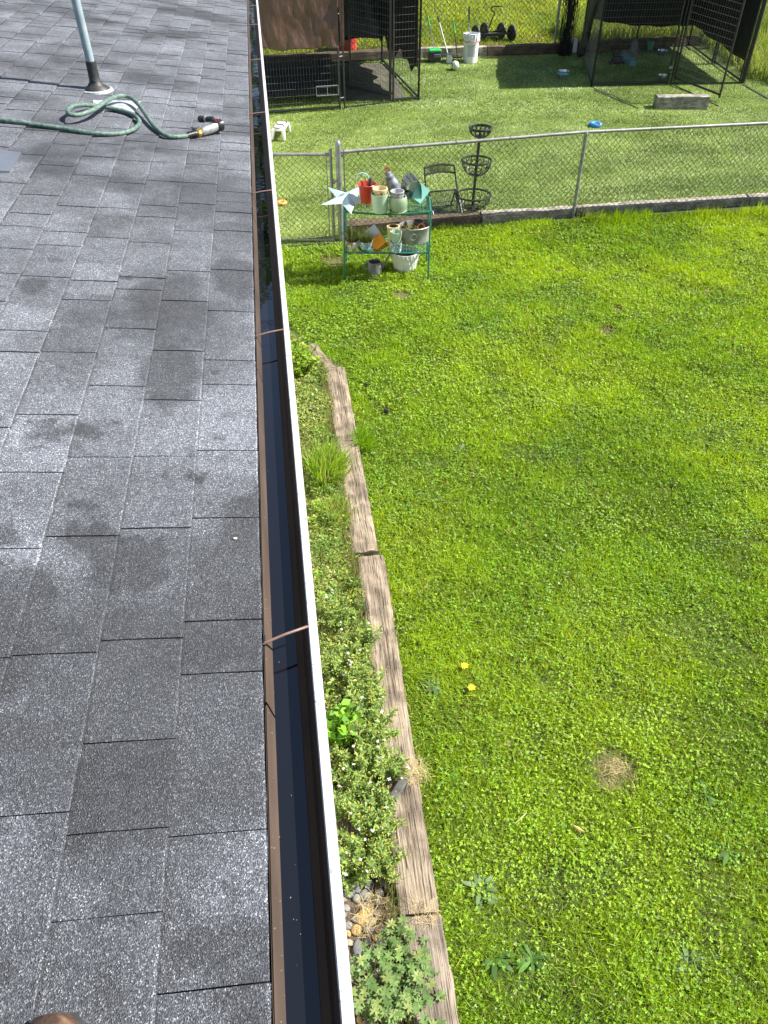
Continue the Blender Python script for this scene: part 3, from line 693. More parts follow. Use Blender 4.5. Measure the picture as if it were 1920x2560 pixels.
def cloth(name, tl, tr, br, bl, nu, nv, fold, m, label, cat, hem=None, seed=0, freq=9, drop=0.0, solid=.004, thick_dir=None):
    """hanging sheet between four corners, with vertical folds and an uneven hem"""
    tl, tr, br, bl = (np.array(v, float) for v in (tl, tr, br, bl)); nrm = np.cross(tr-tl, bl-tl); nrm /= np.linalg.norm(nrm)
    def fn(u, v):
        p = (tl*(1-u)+tr*u)*(1-v)+(bl*(1-u)+br*u)*v
        w = fold*(.35+.65*v)*((vnoise([u*freq+v*.8], [v*1.6], 1., seed)[0]-.5)*2+.5*(vnoise([u*freq*2.6-v*1.4], [v*3.2], 1., seed+3)[0]-.5)*2)
        p = p+nrm*w
        if hem and v > 0: p = p+np.array([0, 0, hem(u)*v])
        if drop: p = p+np.array([0, 0, -drop*4*u*(1-u)*4*v*(1-v)])
        return p
    o = MB().grid(fn, nu, nv).build(name, m, None, smooth=False, solid=solid)
    o.data.polygons.foreach_set('use_smooth', [True]*len(o.data.polygons))
    c0 = (tl+tr+br+bl)/4; o.data.transform(Matrix.Translation(-Vector(c0))); o.location = Vector(c0)
    return tag(o, label, cat)
KH = 1.83
# --- left kennel
k1 = {n_: G(*p_) for n_, p_ in dict(fl=(640, 293), m1=(850, 276), m2=(862, 273), dh=(983, 258), fr=(1046, 252), bl=(640, 180), br=(955, 157), dt=(877, 233)).items()}
k1['fl'] = k1['fl']+np.array([-.35, 0, 0]); k1['bl'] = k1['bl']+np.array([-.35, 0, 0])
kl = thing('dog_kennel', 'black wire dog kennel with brown tarp beside the gutter', 'kennel', k1['m1'], group='dog kennels')
def Z(p): return gh(p[1])+.012
def PN(par, a, c, **kw): return panel(par, a, c, Z(a), Z(c), KH, **kw)
PN(kl, k1['fl'], k1['m1']); PN(kl, k1['dh'], k1['fr']); PN(kl, k1['fr'], k1['br']); PN(kl, k1['bl'], k1['br']); PN(kl, k1['fl'], k1['bl'])
b = MB(); b.tube([(k1['m2'][0], k1['m2'][1], Z(k1['m2'])), (k1['m2'][0], k1['m2'][1], Z(k1['m2'])+KH)], .017, 8); b.tube([k1['m2']+[0, 0, .03], k1['dh']+[0, 0, .03]], .014, 8); b.tube([k1['m2']+[0, 0, KH], k1['dh']+[0, 0, KH]], .014, 8)
b.tube([k1['dh']+[-.05, 0, 0], k1['dh']+[-.05, 0, KH]], .017, 8); b.build('door_frame', kblk, kl, world=True, smooth=True)
b = MB()
for z_ in (.2, .86, 1.5): b.tube([k1['m1']+[0, 0, z_], k1['m2']+[0, 0, z_]], .010, 8)
b.build('panel_clamp', galvp, kl, world=True)
panel(kl, k1['dh']+[-.06, .02, 0], k1['dt'], Z(k1['dh'])+.06, Z(k1['dt'])+.06, KH-.1, name='door')
# latch plate and feeder hatch on the front
A, C = k1['m1'], k1['fl']; d_ = (C-A)/np.linalg.norm(C-A)
b = MB()
h0, h1 = A+d_*.02, A+d_*.42
for z_ in (.27, .42): b.tube([h0+[0, -.03, z_], h1+[0, -.03, z_]], .009, 8)
for t in (0, .5, 1): b.tube([h0+(h1-h0)*t+[0, -.03, .27], h0+(h1-h0)*t+[0, -.03, .42]], .006, 6)
b.build('feeder_hatch', mat('grey_steel', (.16, .17, .17), (.3, .3, .3), scale=30, rough=.4, metal=.5), kl, world=True)
brt = mat('brown_tarpaulin', (.060, .030, .021), (.105, .058, .042), scale=5, rough=.42, bump=1.0, bscale=17, stretch=(1, 1, .35))
F_ = k1['fl']; T_ = k1['m1']
cloth('brown_tarp', F_+[-.05, -.05, KH+.02], T_+[.03, -.05, KH+.02], T_+[0, -.06, 1.0], F_+[-.05, -.06, 1.08], 110, 50, .035, brt, 'creased brown tarp hanging on the front of the left kennel', 'tarp', hem=lambda u: .02*math.sin(u*9)+.012*math.sin(u*23), seed=3, freq=7)
cloth('tarp_flap', T_+[.03, -.06, KH], T_+[.12, -.10, KH-.02], T_+[.10, -.08, 1.03], T_+[.03, -.06, 1.02], 10, 26, .03, brt, 'narrow folded brown tarp flap at the kennel door post', 'tarp', seed=5, freq=3)
nav = mat('navy_tarpaulin', (.006, .009, .03), (.015, .02, .06), scale=6, rough=.35, bump=.4, bscale=26)
blt = mat('black_shade_cloth', (.006, .006, .007), (.013, .013, .015), scale=10, rough=.8, bump=.2, bscale=60)
cloth('navy_tarp', k1['bl']+[0, -.05, KH], k1['br']+[0, -.05, KH], k1['br']+[0, -.06, .47], k1['bl']+[0, -.06, .40], 40, 18, .035, nav, 'navy blue tarp lining the back of the left kennel', 'tarp', hem=lambda u: .02*math.sin(u*17), seed=9)
cloth('shade_cloth', k1['fr']+[-.04, .02, KH], k1['br']+[-.04, 0, KH], k1['br']+[-.04, 0, .52], k1['fr']+[-.04, .02, .62], 46, 16, .02, blt, 'ragged black shade cloth on the right side of the left kennel', 'shade cloth', hem=lambda u: -.16*abs(math.sin(u*6.3+.6))+.05*math.sin(u*31), seed=11)
cloth('roof_tarp', k1['fl']+[-.1, -.1, KH+.05], k1['fr']+[.05, -.1, KH+.05], k1['br']+[.05, .1, KH+.05], k1['bl']+[-.1, .1, KH+.05], 24, 24, .03, brt, 'brown tarp stretched over the top of the left kennel', 'tarp', drop=.08, seed=12)
# raised black cot and mat inside
cb = G(700, 268); cw = thing('dog_cot', 'low black dog cot inside the left kennel behind the tarp', 'dog bed', (.55, 16.55, gh(16.55)+.012))
def slope_box(b, x0, x1, y0, y1, za, zb):
    vs = []
    for z_ in (za, zb):
        vs += [(x0, y0, gh(y0)+z_), (x1, y0, gh(y0)+z_), (x1, y1, gh(y1)+z_), (x0, y1, gh(y1)+z_)]
    b.add(vs, [(0, 3, 2, 1), (4, 5, 6, 7), (0, 1, 5, 4), (1, 2, 6, 5), (2, 3, 7, 6), (3, 0, 4, 7)])
b = MB(); slope_box(b, -.35, 1.28, 15.75, 17.65, .17, .20); b.build('bed_cloth', blt, cw, world=True, bevel=.01)
for x_, y_ in ((-.3, 15.8), (1.22, 15.8), (-.3, 17.6), (1.22, 17.6)):
    b = MB(); b.tube([(x_, y_, gh(y_)+.012), (x_, y_, gh(y_)+.172)], .02, 8); b.build('leg', kblk, cw, world=True)
dirt = mat('kennel_floor_mat', (.055, .052, .038), (.10, .09, .065), scale=4, rough=.9)
b = MB(); slope_box(b, 1.36, 2.62, 15.85, 17.95, .016, .030); tag(b.build('floor_mat', dirt), 'drab brown floor mat inside the left kennel doorway', 'mat')
# --- right kennel
k2 = {n_: G(*p_) for n_, p_ in dict(fl=(1478, 219), dh=(1676, 213), d0=(1666, 213), fr=(1852, 211), bl=(1452, 127), br=(1720, 115), mr=(1779, 161), gt=(1795, 256)).items()}
kr = thing('dog_kennel', 'black wire dog kennel with open door at the upper right', 'kennel', k2['fl'], group='dog kennels')
PN(kr, k2['fl'], k2['d0']); PN(kr, k2['fl'], k2['bl']); PN(kr, k2['bl'], (k2['bl']+k2['br'])/2); PN(kr, (k2['bl']+k2['br'])/2, k2['br']); PN(kr, k2['br'], k2['mr']); PN(kr, k2['mr']+[.03, -.04, 0], k2['fr'])
b = MB(); b.tube([k2['dh'], k2['dh']+[0, 0, KH]], .017, 8); b.tube([k2['fr']+[-.05, 0, 0], k2['fr']+[-.05, 0, KH]], .017, 8); b.tube([k2['dh']+[0, 0, .03], k2['fr']+[0, 0, .03]], .015, 8); b.tube([k2['dh']+[0, 0, KH], k2['fr']+[0, 0, KH]], .015, 8); b.build('door_frame', kblk, kr, world=True, smooth=True)
b = MB(); b.tube([k2['fr']+[.04, .0, 0], k2['fr']+[.04, 0, KH]], .03, 8); b.build('corner_post', kblk, kr, world=True)
panel(kr, k2['dh']+[.05, -.03, 0], k2['gt'], Z(k2['dh'])+.08, Z(k2['gt'])+.07, KH-.12, name='door')
b = MB(); b.box(Vector(k2['d0']+[0, -.03, .32]), (.07, .02, .05)); b.tube([k2['d0']+[-.02, -.04, .24], k2['d0']+[.05, -.04, .24]], .008, 6); b.build('latch', galvp, kr, world=True)
cloth('shade_cloth', k2['bl']+[0, -.05, KH], k2['br']+[0, -.05, KH], k2['br']+[0, -.05, .41], k2['bl']+[0, -.05, .62], 40, 18, .03, blt, 'black shade cloth along the back of the right kennel', 'shade cloth', hem=lambda u: -.08*math.sin(u*3.1)+.012*math.sin(u*25), seed=21)
cloth('shade_cloth', k2['br']+[-.04, 0, KH], k2['fr']+[-.04, 0, KH], k2['fr']+[-.04, 0, .40], k2['br']+[-.04, 0, .42], 36, 16, .02, blt, 'black shade cloth on the sunny right side of the right kennel', 'shade cloth', hem=lambda u: .015*math.sin(u*14), seed=22)
cloth('roof_tarp', k2['fl']+[-.06, -.02, KH+.05], k2['fr']+[.06, -.02, KH+.05], k2['br']+[.06, .08, KH+.05], k2['bl']+[-.06, .08, KH+.05], 24, 24, .03, blt, 'black tarp covering the top of the right kennel', 'tarp', drop=.1, seed=23)
dk = mat('dark_slate_tarp', (.008, .010, .013), (.02, .023, .028), scale=5, rough=.5, bump=.2, bscale=20)
q0 = G(1440, 166)
cloth('draped_tarp', k2['bl']+[-.28, -.9, KH+.04], k2['fl']+[-.05, .05, KH+.04], k2['fl']+[-.02, .55, .75], k2['bl']+[-.34, -.85, .15], 34, 26, .09, dk, 'dark slate tarp draped in folds over the left corner of the right kennel', 'tarp', hem=lambda u: -.25*math.sin(u*5)*(.4+u*.2)+.06*math.sin(u*19), seed=25, freq=6)
# dark netting wrapped on a post
pn = G(1410, 142); nb = thing('netting_roll', 'bundle of dark netting standing on a post left of the right kennel', 'netting', pn)
b = MB(); b.tube([pn, pn+[0, 0, 1.9]], .03, 8); b.build('post', kblk, nb, world=True)
b = MB()
for k in range(70):
    a = random.random()*6.28; r_ = .03+.12*random.random(); pts_ = []; z_ = 0; a0 = a
    for j in range(9):
        pts_.append(pn+np.array([math.cos(a0)*r_*(1.2-.3*j/8), math.sin(a0)*r_*.6, .02+1.8*j/8])); a0 += random.uniform(-.3, .3); r_ = min(.2, max(.03, r_+random.uniform(-.03, .03)))
    b.tube(pts_, .005, 3, cap=False)
b.build('netting', blt, nb, world=True)
b = MB(); wp = G(1433, 132); b.box(Vector(wp)+Vector((0, 0, .14)), (.13, .1, .28), taper=.85); tag(b.build('white_jug', mat('white_plastic', (.5, .5, .48), (.62, .62, .6), rough=.5), bevel=.02), 'off white plastic jug at the left foot of the right kennel', 'jug')

# ================================================================ small things on the turf
steel = mat('stainless_steel', (.42, .43, .44), (.62, .63, .64), scale=12, rough=.25, metal=.9)
teal = mat('teal_plastic', (.09, .22, .24), (.13, .29, .31), rough=.5)
def bowl(p, r, h, label, m, group='dog bowls', band=None, name='dog_bowl'):
    t = thing(name, label, 'bowl', (p[0], p[1], gh(p[1])+.012), group=group)
    MB().lathe([(.0, .004), (r*.78, .002), (r*.9, h*.5), (r, h), (r*1.06, h), (r*1.05, h*.96), (r*.94, h*.94), (r*.82, h*.4), (r*.7, .012), (.0, .012)], 24).build('dish', m, t, smooth=True)
    if band: MB().lathe([(r*.955, h*.62), (r*1.0, h*.62), (r*1.03, h*.86), (r*.98, h*.86)], 24).build('band', band, t, smooth=True)
    return t
bl = mat('blue_band', (.08, .35, .55), rough=.5)
bowl(G(1406, 198), .115, .14, 'steel dog bowl with blue band in the shade left of the right kennel', steel, band=bl)
bowl(G(1655, 206), .105, .12, 'small steel bowl inside the right kennel near the door post', steel)
bowl(G(1655, 140), .125, .10, 'wide steel bowl at the back of the right kennel', steel)
bowl(G(1562, 160), .115, .15, 'taller teal tub in the right kennel beside the toys', teal, name='tub')
bowl(G(1578, 166), .11, .12, 'shorter teal tub in front in the right kennel', teal, name='tub')
# toys pile in the kennel
tp = G(1540, 162); dkt = mat('dark_toy_fabric', (.015, .013, .018), (.05, .04, .05), scale=30, rough=.8, bump=.4)
t = thing('plush_toy', 'dark plush toy slumped beside the teal tubs', 'toy', (tp[0], tp[1], Z(tp)))
b = MB(); b.lathe([(0, .0), (.09, .01), (.13, .07), (.10, .14), (0, .17)], 14); b.build('body', dkt, t, smooth=True)
b = MB(); b.lathe([(0, 0), (.06, .03), (.07, .08), (.04, .13), (0, .14)], 12, (-.06, -.02, .13)); b.build('head', dkt, t, smooth=True)
for a in ((.12, -.06), (-.13, -.05), (.08, .10)): b = MB(); b.tube([(a[0]*.5, a[1]*.5, .06), (a[0], a[1], .035), (a[0]*1.4, a[1]*1.3, .03)], [.04, .035, .02], 8); b.build('limb', dkt, t, smooth=True)
sp = G(1581, 143); stm = mat('grey_stone_figure', (.10, .10, .09), (.2, .2, .18), scale=14, rough=.9, bump=.5)
t = thing('stone_ornament', 'pale grey stone ornament inside the right kennel', 'ornament', (sp[0], sp[1], Z(sp)))
MB().lathe([(0, 0), (.10, .0), (.12, .06), (.10, .16), (.075, .2), (.08, .26), (.05, .31), (0, .33)], 12, sx=1, sy=.7).build('figure', stm, t, smooth=True)
b = MB(); b.box((-.14, .06, .06), (.22, .14, .12), taper=.8); b.build('base', stm, t, bevel=.02)
gj = G(1617, 121); bowl((gj[0], gj[1]-.15), .075, .16, 'small green pot at the back rail of the right kennel', mat('green_plastic', (.04, .28, .16), rough=.5), group='dog bowls', name='green_pot')
# raised feeder
fp = G(703, 342); t = thing('raised_feeder', 'white raised double dog feeder on the turf beside the gutter', 'dog feeder', (fp[0], fp[1], gh(fp[1])+.012), R(76))
wp_ = mat('white_feeder_plastic', (.60, .60, .57), (.74, .74, .71), scale=6, rough=.45)
b = MB(); b.box((0, 0, .155), (.46, .22, .05), taper=.9); b.build('top', wp_, t, bevel=.02)
for sx in (-1, 1):
    for sy in (-1, 1):
        b = MB(); b.tube([(sx*.20, sy*.085, .15), (sx*.225, sy*.105, .0)], [.04, .024], 8); b.build('leg', wp_, t, smooth=True)
    b = MB(); b.lathe([(.1, .182), (.1, .192), (.09, .19), (.075, .155), (.0, .15)], 22, (sx*.115, 0, 0)); b.build('bowl', mat('dull_steel', (.16, .16, .165), (.28, .28, .29), scale=14, rough=.35, metal=.6), t, smooth=True)
# orange ring toy
rp_ = G(705, 513); b = MB(); b.tube([(.055*math.cos(a*math.pi/12), .055*math.sin(a*math.pi/12), .026) for a in range(24)], [.021+.005*(i % 2) for i in range(24)], 10, closed=True)
o = b.build('ring_toy', mat('orange_rubber', (.55, .24, .04), (.72, .38, .09), scale=20, rough=.6), smooth=True); o.location = (rp_[0], rp_[1], gh(rp_[1])+.012); tag(o, 'orange bumpy ring toy on the turf behind the gate', 'dog toy')
# blue toy
bp_ = G(1487, 318); t = thing('blue_toy', 'bright blue ring toy on turf just above the fence rail', 'dog toy', (bp_[0], bp_[1], gh(bp_[1])+.012))
b = MB(); b.tube([(.085*math.cos(a*math.pi/10), .07*math.sin(a*math.pi/10), .036) for a in range(20)], .034, 10, closed=True); b.build('ring', mat('blue_rubber', (.02, .2, .6), (.05, .32, .75), rough=.4), t, smooth=True)
b = MB(); b.box((.03, -.085, .06), (.05, .02, .03)); b.build('patch', mat('red_plastic', (.5, .03, .03), rough=.4), t, bevel=.005)
# striped ball
bm_ = bpy.data.materials.new('striped_ball'); bm_.use_nodes = True; n = bm_.node_tree.nodes; L = bm_.node_tree.links
tc = n.new('ShaderNodeTexCoord'); wv = n.new('ShaderNodeTexWave'); wv.inputs['Scale'].default_value = 9; wv.inputs['Distortion'].default_value = 3; L.new(tc.outputs['Object'], wv.inputs['Vector'])
rp = n.new('ShaderNodeValToRGB'); rp.color_ramp.elements[0].color = (.12, .2, .12, 1); rp.color_ramp.elements[1].color = (.62, .66, .55, 1); rp.color_ramp.elements[0].position = .1; rp.color_ramp.elements[1].position = .45; L.new(wv.outputs['Fac'], rp.inputs['Fac']); L.new(rp.outputs[0], n['Principled BSDF'].inputs['Base Color'])
bp_ = G(1137, 177); b = MB(); b.lathe([(.085*math.sin(math.pi*i/12), .085-.085*math.cos(math.pi*i/12)) for i in range(13)], 20); o = b.build('ball', bm_, smooth=True); o.location = (bp_[0], bp_[1], gh(bp_[1])+.012); tag(o, 'pale green striped ball on the turf before the bucket', 'ball')

# ================================================================ bucket and tools against the back sleeper
bp_ = G(1175, 156); bk_ = thing('white_bucket', 'tall white plastic bucket lined with a bag by the back sleeper', 'bucket', (bp_[0], bp_[1], gh(bp_[1])+.012))
bwm = mat('white_bucket_plastic', (.66, .67, .68), (.76, .77, .78), scale=4, rough=.4)
MB().lathe([(0, .003), (.145, .0), (.158, .47), (.166, .475), (.166, .50), (.155, .50), (.142, .02), (0, .02)], 28).build('bucket_body', bwm, bk_, smooth=True)
b = MB()
def bag(u, v):
    a = u*2*math.pi; r_ = .168+.010*math.sin(a*9+v*4)*(v)+.008*math.sin(a*17); z_ = .515-.125*v+.012*math.sin(a*5)
    return (r_*math.cos(a), r_*math.sin(a), z_)
b.grid(bag, 60, 5); b.lathe([(.168, .515), (.150, .52), (.145, .46), (.14, .3)], 40); b.build('bag', mat('white_bin_bag', (.62, .62, .63), (.78, .78, .78), scale=14, rough=.35, bump=.5, bscale=30), bk_, smooth=True)
b = MB(); b.tube([(.176*math.cos(a*math.pi/20), .176*math.sin(a*math.pi/20), .385+.015*math.sin(a*.7)) for a in range(40)], .005, 6, closed=True); b.build('drawstring', mat('red_drawstring', (.55, .12, .10), rough=.6), bk_, smooth=True)
# printed instruction block on the bucket (rows of tiny grey print)
prm = mat('grey_print', (.16, .17, .18), rough=.7)
b = MB()
for row in range(13):
    for c0, c1 in ((-.55, -.05), (.05, .5)):
        a = c0
        while a < c1:
            w_ = random.uniform(.05, .13); z_ = .32-row*.017
            r_ = .1462+.0129*(z_/.47); a0 = -math.pi/2-YAW+a; a1 = a0+w_
            b.add([(r_*math.cos(a0), r_*math.sin(a0), z_), (r_*math.cos(a1), r_*math.sin(a1), z_), (r_*math.cos(a1), r_*math.sin(a1), z_+.008), (r_*math.cos(a0), r_*math.sin(a0), z_+.008)], [(0, 1, 2, 3)]); a += w_+.03
b.build('print', prm, bk_)
def stick(b, p0, p1, r=.013): b.tube([p0, p1], r, 8)
def top_at(px_, py_, Y): return aty(px_, py_, Y)
# stick in the bucket
st = thing('bucket_stick', 'grey and black pole standing in the white bucket', 'pole', (bp_[0], bp_[1], gh(bp_[1])+.04))
P0 = np.array([bp_[0]-.02, bp_[1]+.02, gh(bp_[1])+.04]); P1 = top_at(1173, 17, bp_[1]+.14)
Pm = P0+(P1-P0)*.72; b = MB(); stick(b, P0, Pm); b.build('shaft', steel, st, world=True); b = MB(); stick(b, Pm, P1, .016); b.build('grip', blk, st, world=True)
# green lidded scoop
sp = G(1086, 156); t = thing('lidded_scoop', 'green and black lidded waste scoop with long handle by the sleeper', 'scoop', (sp[0], sp[1], gh(sp[1])+.012))
grn = mat('green_plastic_tool', (.02, .36, .07), (.04, .46, .11), rough=.4)
b = MB(); b.box((0, .02, .10), (.25, .22, .19), taper=.94); b.build('bin', blk, t, bevel=.015)
b = MB(); b.box((0, .03, .215), (.27, .22, .04), taper=.9); b.build('lid', grn, t, bevel=.012)
b = MB(); b.box((.03, -.115, .13), (.15, .03, .06)); b.build('flap', mat('grey_plastic', (.09, .09, .10), rough=.45), t, bevel=.01)
P0 = np.array([sp[0]-.0, sp[1]+.05, gh(sp[1])+.23]); P1 = top_at(1069, 41, sp[1]+.18); Pm = P0+(P1-P0)*.72
b = MB(); stick(b, P0, Pm, .011); b.build('shaft', steel, t, world=True); b = MB(); stick(b, Pm, P1, .017); b.build('grip', grn, t, world=True)
# white scoop
sp = G(1122, 159); t = thing('white_scoop', 'white square scoop with long pale handle leaning on the sleeper', 'scoop', (sp[0], sp[1], gh(sp[1])+.012))
b = MB(); b.box((0, .0, .07), (.12, .10, .14), taper=.85); b.build('pan', wp_, t, bevel=.012)
P0 = np.array([sp[0]-.01, sp[1]+.02, gh(sp[1])+.13]); P1 = top_at(1094, 41, sp[1]+.2); Pm = P0+(P1-P0)*.85
b = MB(); stick(b, P0, Pm, .013); b.build('shaft', wp_, t, world=True); b = MB(); stick(b, Pm, P1, .016); b.build('grip', blk, t, world=True)
# rake
sp = G(1143, 152); t = thing('yard_rake', 'thin black rake with green grip left of the white bucket', 'rake', (sp[0], sp[1], gh(sp[1])+.012))
b = MB(); b.box((0, .0, .05), (.2, .02, .02))
for i in range(9): b.tube([(-.095+.024*i, 0, .05), (-.095+.024*i, -.03, .0)], .004, 5)
b.build('head', blk, t)
P0 = np.array([sp[0], sp[1], gh(sp[1])+.06]); P1 = top_at(1134, 57, sp[1]+.12); Pm = P0+(P1-P0)*.7
b = MB(); stick(b, P0, Pm, .010); b.build('shaft', blk, t, world=True); b = MB(); stick(b, Pm, P1, .015); b.build('grip', grn, t, world=True)
# pull cart behind the sleeper
cp = np.array([5.12, 19.45, gh(19.45)]); ct = thing('pull_cart', 'black four wheeled pull cart with bent handle behind the back sleeper', 'cart', cp)
for i, (x_, y_) in enumerate(((-.36, -.02), (-.12, .16), (.26, .12), (.45, -.08))):
    b = MB(); zc_ = SL*y_+.158; b.tube([(x_+.055*math.cos(0)*0, y_, zc_), (x_+.0001, y_, zc_)], .02, 8)
    c0 = Vector((x_, y_, zc_)); axd = Vector((.94, .34, 0)); u_, w_ = frame_of(axd)
    ring = [c0+(u_*math.cos(k*math.pi/10)+w_*math.sin(k*math.pi/10))*.125 for k in range(20)]
    b = MB(); b.tube(ring, .036, 10, closed=True); wh = b.build('wheel', rub, ct, smooth=True)
    b = MB(); b.tube([c0-axd*.02, c0+axd*.02], .095, 16); b.build('rim', blk, wh)
b = MB(); b.tube([(-.36, -.02, .14), (.45, -.08, .14)], .013, 8); b.tube([(-.12, .16, .15), (.26, .12, .15)], .013, 8); b.tube([(-.3, -.02, .14), (-.1, .16, .15)], .013, 8); b.tube([(.4, -.08, .14), (.24, .12, .15)], .013, 8); b.tube([(.02, .05, .16), (.3, -.04, .24), (.34, -.05, .14)], .012, 8); b.box((.05, -.06, .13), (.4, .12, .05))
b.build('frame', kblk, ct)
b = MB(); b.tube(catmull([(-.06, .06, .16), (-.03, .05, .28), (.01, .04, .42), (.05, .03, .53), (-.03, .03, .58), (-.02, .03, .635), (.06, .03, .645), (.20, .03, .645)], 4), .013, 8); b.build('handle', kblk, ct, smooth=True)

# ================================================================ folding chair and tiered basket behind the fence
cc = G(1112, 541); cx, cy = cc[0]-.02, 11.02; cz = gh(cy)+.012
ch = thing('folding_chair', 'black metal folding chair behind the chain link fence', 'chair', (cx, cy, cz), R(8)); ch.scale = (.98, .98, .70)
dgm = mat('dark_grey_metal', (.035, .04, .048), (.07, .078, .09), scale=20, rough=.4, metal=.3)
def bar(b, a, c, r=.011): b.tube([a, c], r, 8)
# the seat hangs half folded, front edge down near the turf
def st_(x_, t_): return (x_, .05-.26*t_, .45-.37*t_)
b = MB(); bar(b, st_(-.22, 0), st_(.22, 0), .016); bar(b, st_(-.22, 1), st_(.22, 1), .018); bar(b, st_(-.22, 0), st_(-.22, 1), .015); bar(b, st_(.22, 0), st_(.22, 1), .015); b.build('seat_frame', dgm, ch, smooth=True)
b = MB()
for i in range(17): b.wire(st_(-.20+.025*i, 0), st_(-.20+.025*i, 1), .003)
for i in range(1, 17): b.wire(st_(-.22, i/17), st_(.22, i/17), .003)
tag(b.build('seat_mesh', dgm, ch), kind='stuff')
for sx in (-1, 1):
    b = MB(); b.tube([(sx*.235, .02, 0), (sx*.238, .09, .44), (sx*.235, .18, .64), (sx*.23, .25, .84)], .013, 8); b.build('leg', kblk, ch, smooth=True)
    b = MB(); b.tube([(sx*.20, .24, 0), (sx*.20, .06, .43)], .011, 8); b.build('leg', kblk, ch, smooth=True)
b = MB(); bar(b, (-.235, .02, .03), (.235, .02, .03), .012); bar(b, (-.2, .20, .06), (.2, .20, .06), .010); bar(b, (-.235, .05, .22), (.235, .05, .22), .008); b.build('stretcher', dgm, ch, smooth=True)
b = MB()
def arc(z_, bow): return [(-.228+.456*i/10, .25+.03*math.sin(math.pi*i/10)-(.84-z_)*.12, z_+bow*math.sin(math.pi*i/10)) for i in range(11)]
b.tube(arc(.835, .035), .02, 8); b.tube(arc(.70, .03), .02, 8); b.build('back_frame', kblk, ch, smooth=True)
b = MB()
for i in range(-6, 32):
    for sg in (1, -1):
        x0 = -.22+.018*i; x1 = x0+.10*sg
        if -.22 <= x0 <= .22 and -.22 <= x1 <= .22:
            f0 = math.sin(math.pi*(x0+.228)/.456); f1 = math.sin(math.pi*(x1+.228)/.456)
            b.wire((x0, .234+.03*f0, .71+.03*f0), (x1, .25+.03*f1, .83+.035*f1), .0035)
tag(b.build('back_mesh', kblk, ch), kind='stuff')

bs = G(1188, 522); sx0, sy0 = 2.83, 11.03; sz0 = gh(sy0)+.012
bk = thing('tiered_basket_stand', 'black three tier wire basket plant stand behind the fence', 'plant stand', (sx0, sy0, sz0), R(-5))
b = MB(); b.tube([(0, 0, .0), (.012, 0, .6), (.03, 0, 1.07)], .021, 10); b.build('pole', kblk, bk, smooth=True)
def basket(zr, r, dep, cx_):
    b = MB(); b.tube([(cx_+r*math.cos(a*math.pi/18), r*math.sin(a*math.pi/18), zr) for a in range(36)], .015, 8, closed=True)
    rim = b.build('basket', kblk, bk, smooth=True)
    b = MB()
    def rr(t): return r*(1-t**2.2)**.5*.98+.02 if t < 1 else .02
    m = 14
    for k in range(m):
        a = 2*math.pi*k/m; pts_ = []
        for j in range(8):
            t = j/7; rad_ = r*math.cos(t*math.pi/2*.93); pts_.append((cx_+rad_*math.cos(a), rad_*math.sin(a), zr-dep*math.sin(t*math.pi/2)))
        b.tube(pts_, .006, 5, cap=False)
        # scroll between the ribs
        sc = []
        for j in range(12):
            ph = j/11*5.2; q_ = .022*(1-.6*j/11); aa = a+math.pi/m+q_*math.cos(ph)/r*1.6; zz = zr-dep*.38+q_*1.8*math.sin(ph)
            tt = math.asin(min(1, max(0, (zr-zz)/dep))); rad_ = r*math.cos(tt*.93); sc.append((cx_+rad_*math.cos(aa), rad_*math.sin(aa), zz))
        b.tube(sc, .005, 4, cap=False)
    b.tube([(cx_+r*.45*math.cos(a*math.pi/9), r*.45*math.sin(a*math.pi/9), zr-dep*.88) for a in range(18)], .004, 5, closed=True)
    tag(b.build('scroll_wire', kblk, rim), kind='stuff')
basket(.25, .25, .2, .0); basket(.72, .205, .2, .012); basket(1.14, .15, .12, .03)
b = MB()
for a in (0.4, 2.5, 4.6): b.tube([(.0, 0, .10), (.16*math.cos(a), .16*math.sin(a), .06), (.22*math.cos(a), .22*math.sin(a), .0)], .009, 6)
b.build('foot', kblk, bk, smooth=True)

# ================================================================ plant rack
def C5(cx_, cy_): return 800+cx_*.1929, 400+cy_*.1929
rz_ = -.145
FLp = np.array([.80, 9.26]); W_, D_ = 1.04, .50
u2 = np.array([math.cos(rz_), math.sin(rz_)]); v2 = np.array([-math.sin(rz_), math.cos(rz_)])
rk = thing('plant_rack', 'green metal two shelf plant rack crowded with pots before the fence', 'plant rack', (FLp[0], FLp[1], 0), rz_)
gmet = mat('dark_green_enamel', (.018, .11, .075), (.03, .16, .115), scale=18, rough=.4)
ZT, ZL = .86, .36
for (x_, y_) in ((0, 0), (W_, 0), (W_, D_), (0, D_)):
    b = MB(); b.tube([(x_-.02*(x_ < .1)+.0, y_-.03*(y_ < .1), 0), (x_, y_, ZT)], .011, 8); b.build('leg', gmet, rk, smooth=True)
for z_, nm in ((ZT, 'top_shelf'), (ZL, 'lower_shelf')):
    b = MB(); sag = .03 if z_ == ZT else .008
    b.tube([(W_*i/10, .0, z_-sag*math.sin(math.pi*i/10)) for i in range(11)], .013, 8); b.tube([(W_*i/10, D_, z_) for i in range(11)], .011, 8); b.tube([(0, 0, z_), (0, D_, z_)], .011, 8); b.tube([(W_, 0, z_), (W_, D_, z_)], .013, 8)
    fr = b.build(nm, gmet, rk, smooth=True)
    b = MB()
    for i in range(1, 26): b.wire((W_*i/26, 0, z_+.004-sag*.6*math.sin(math.pi*i/26)), (W_*i/26, D_, z_+.004), .0022)
    for i in range(1, 12): b.wire((0, D_*i/12, z_+.004), (W_, D_*i/12, z_+.002), .0022)
    tag(b.build('wire_shelf', gmet, fr), kind='stuff')
def on(cx_, cy_, z_):
    p_ = atz(*C5(cx_, cy_), z_); return np.array([p_[0], p_[1], z_])
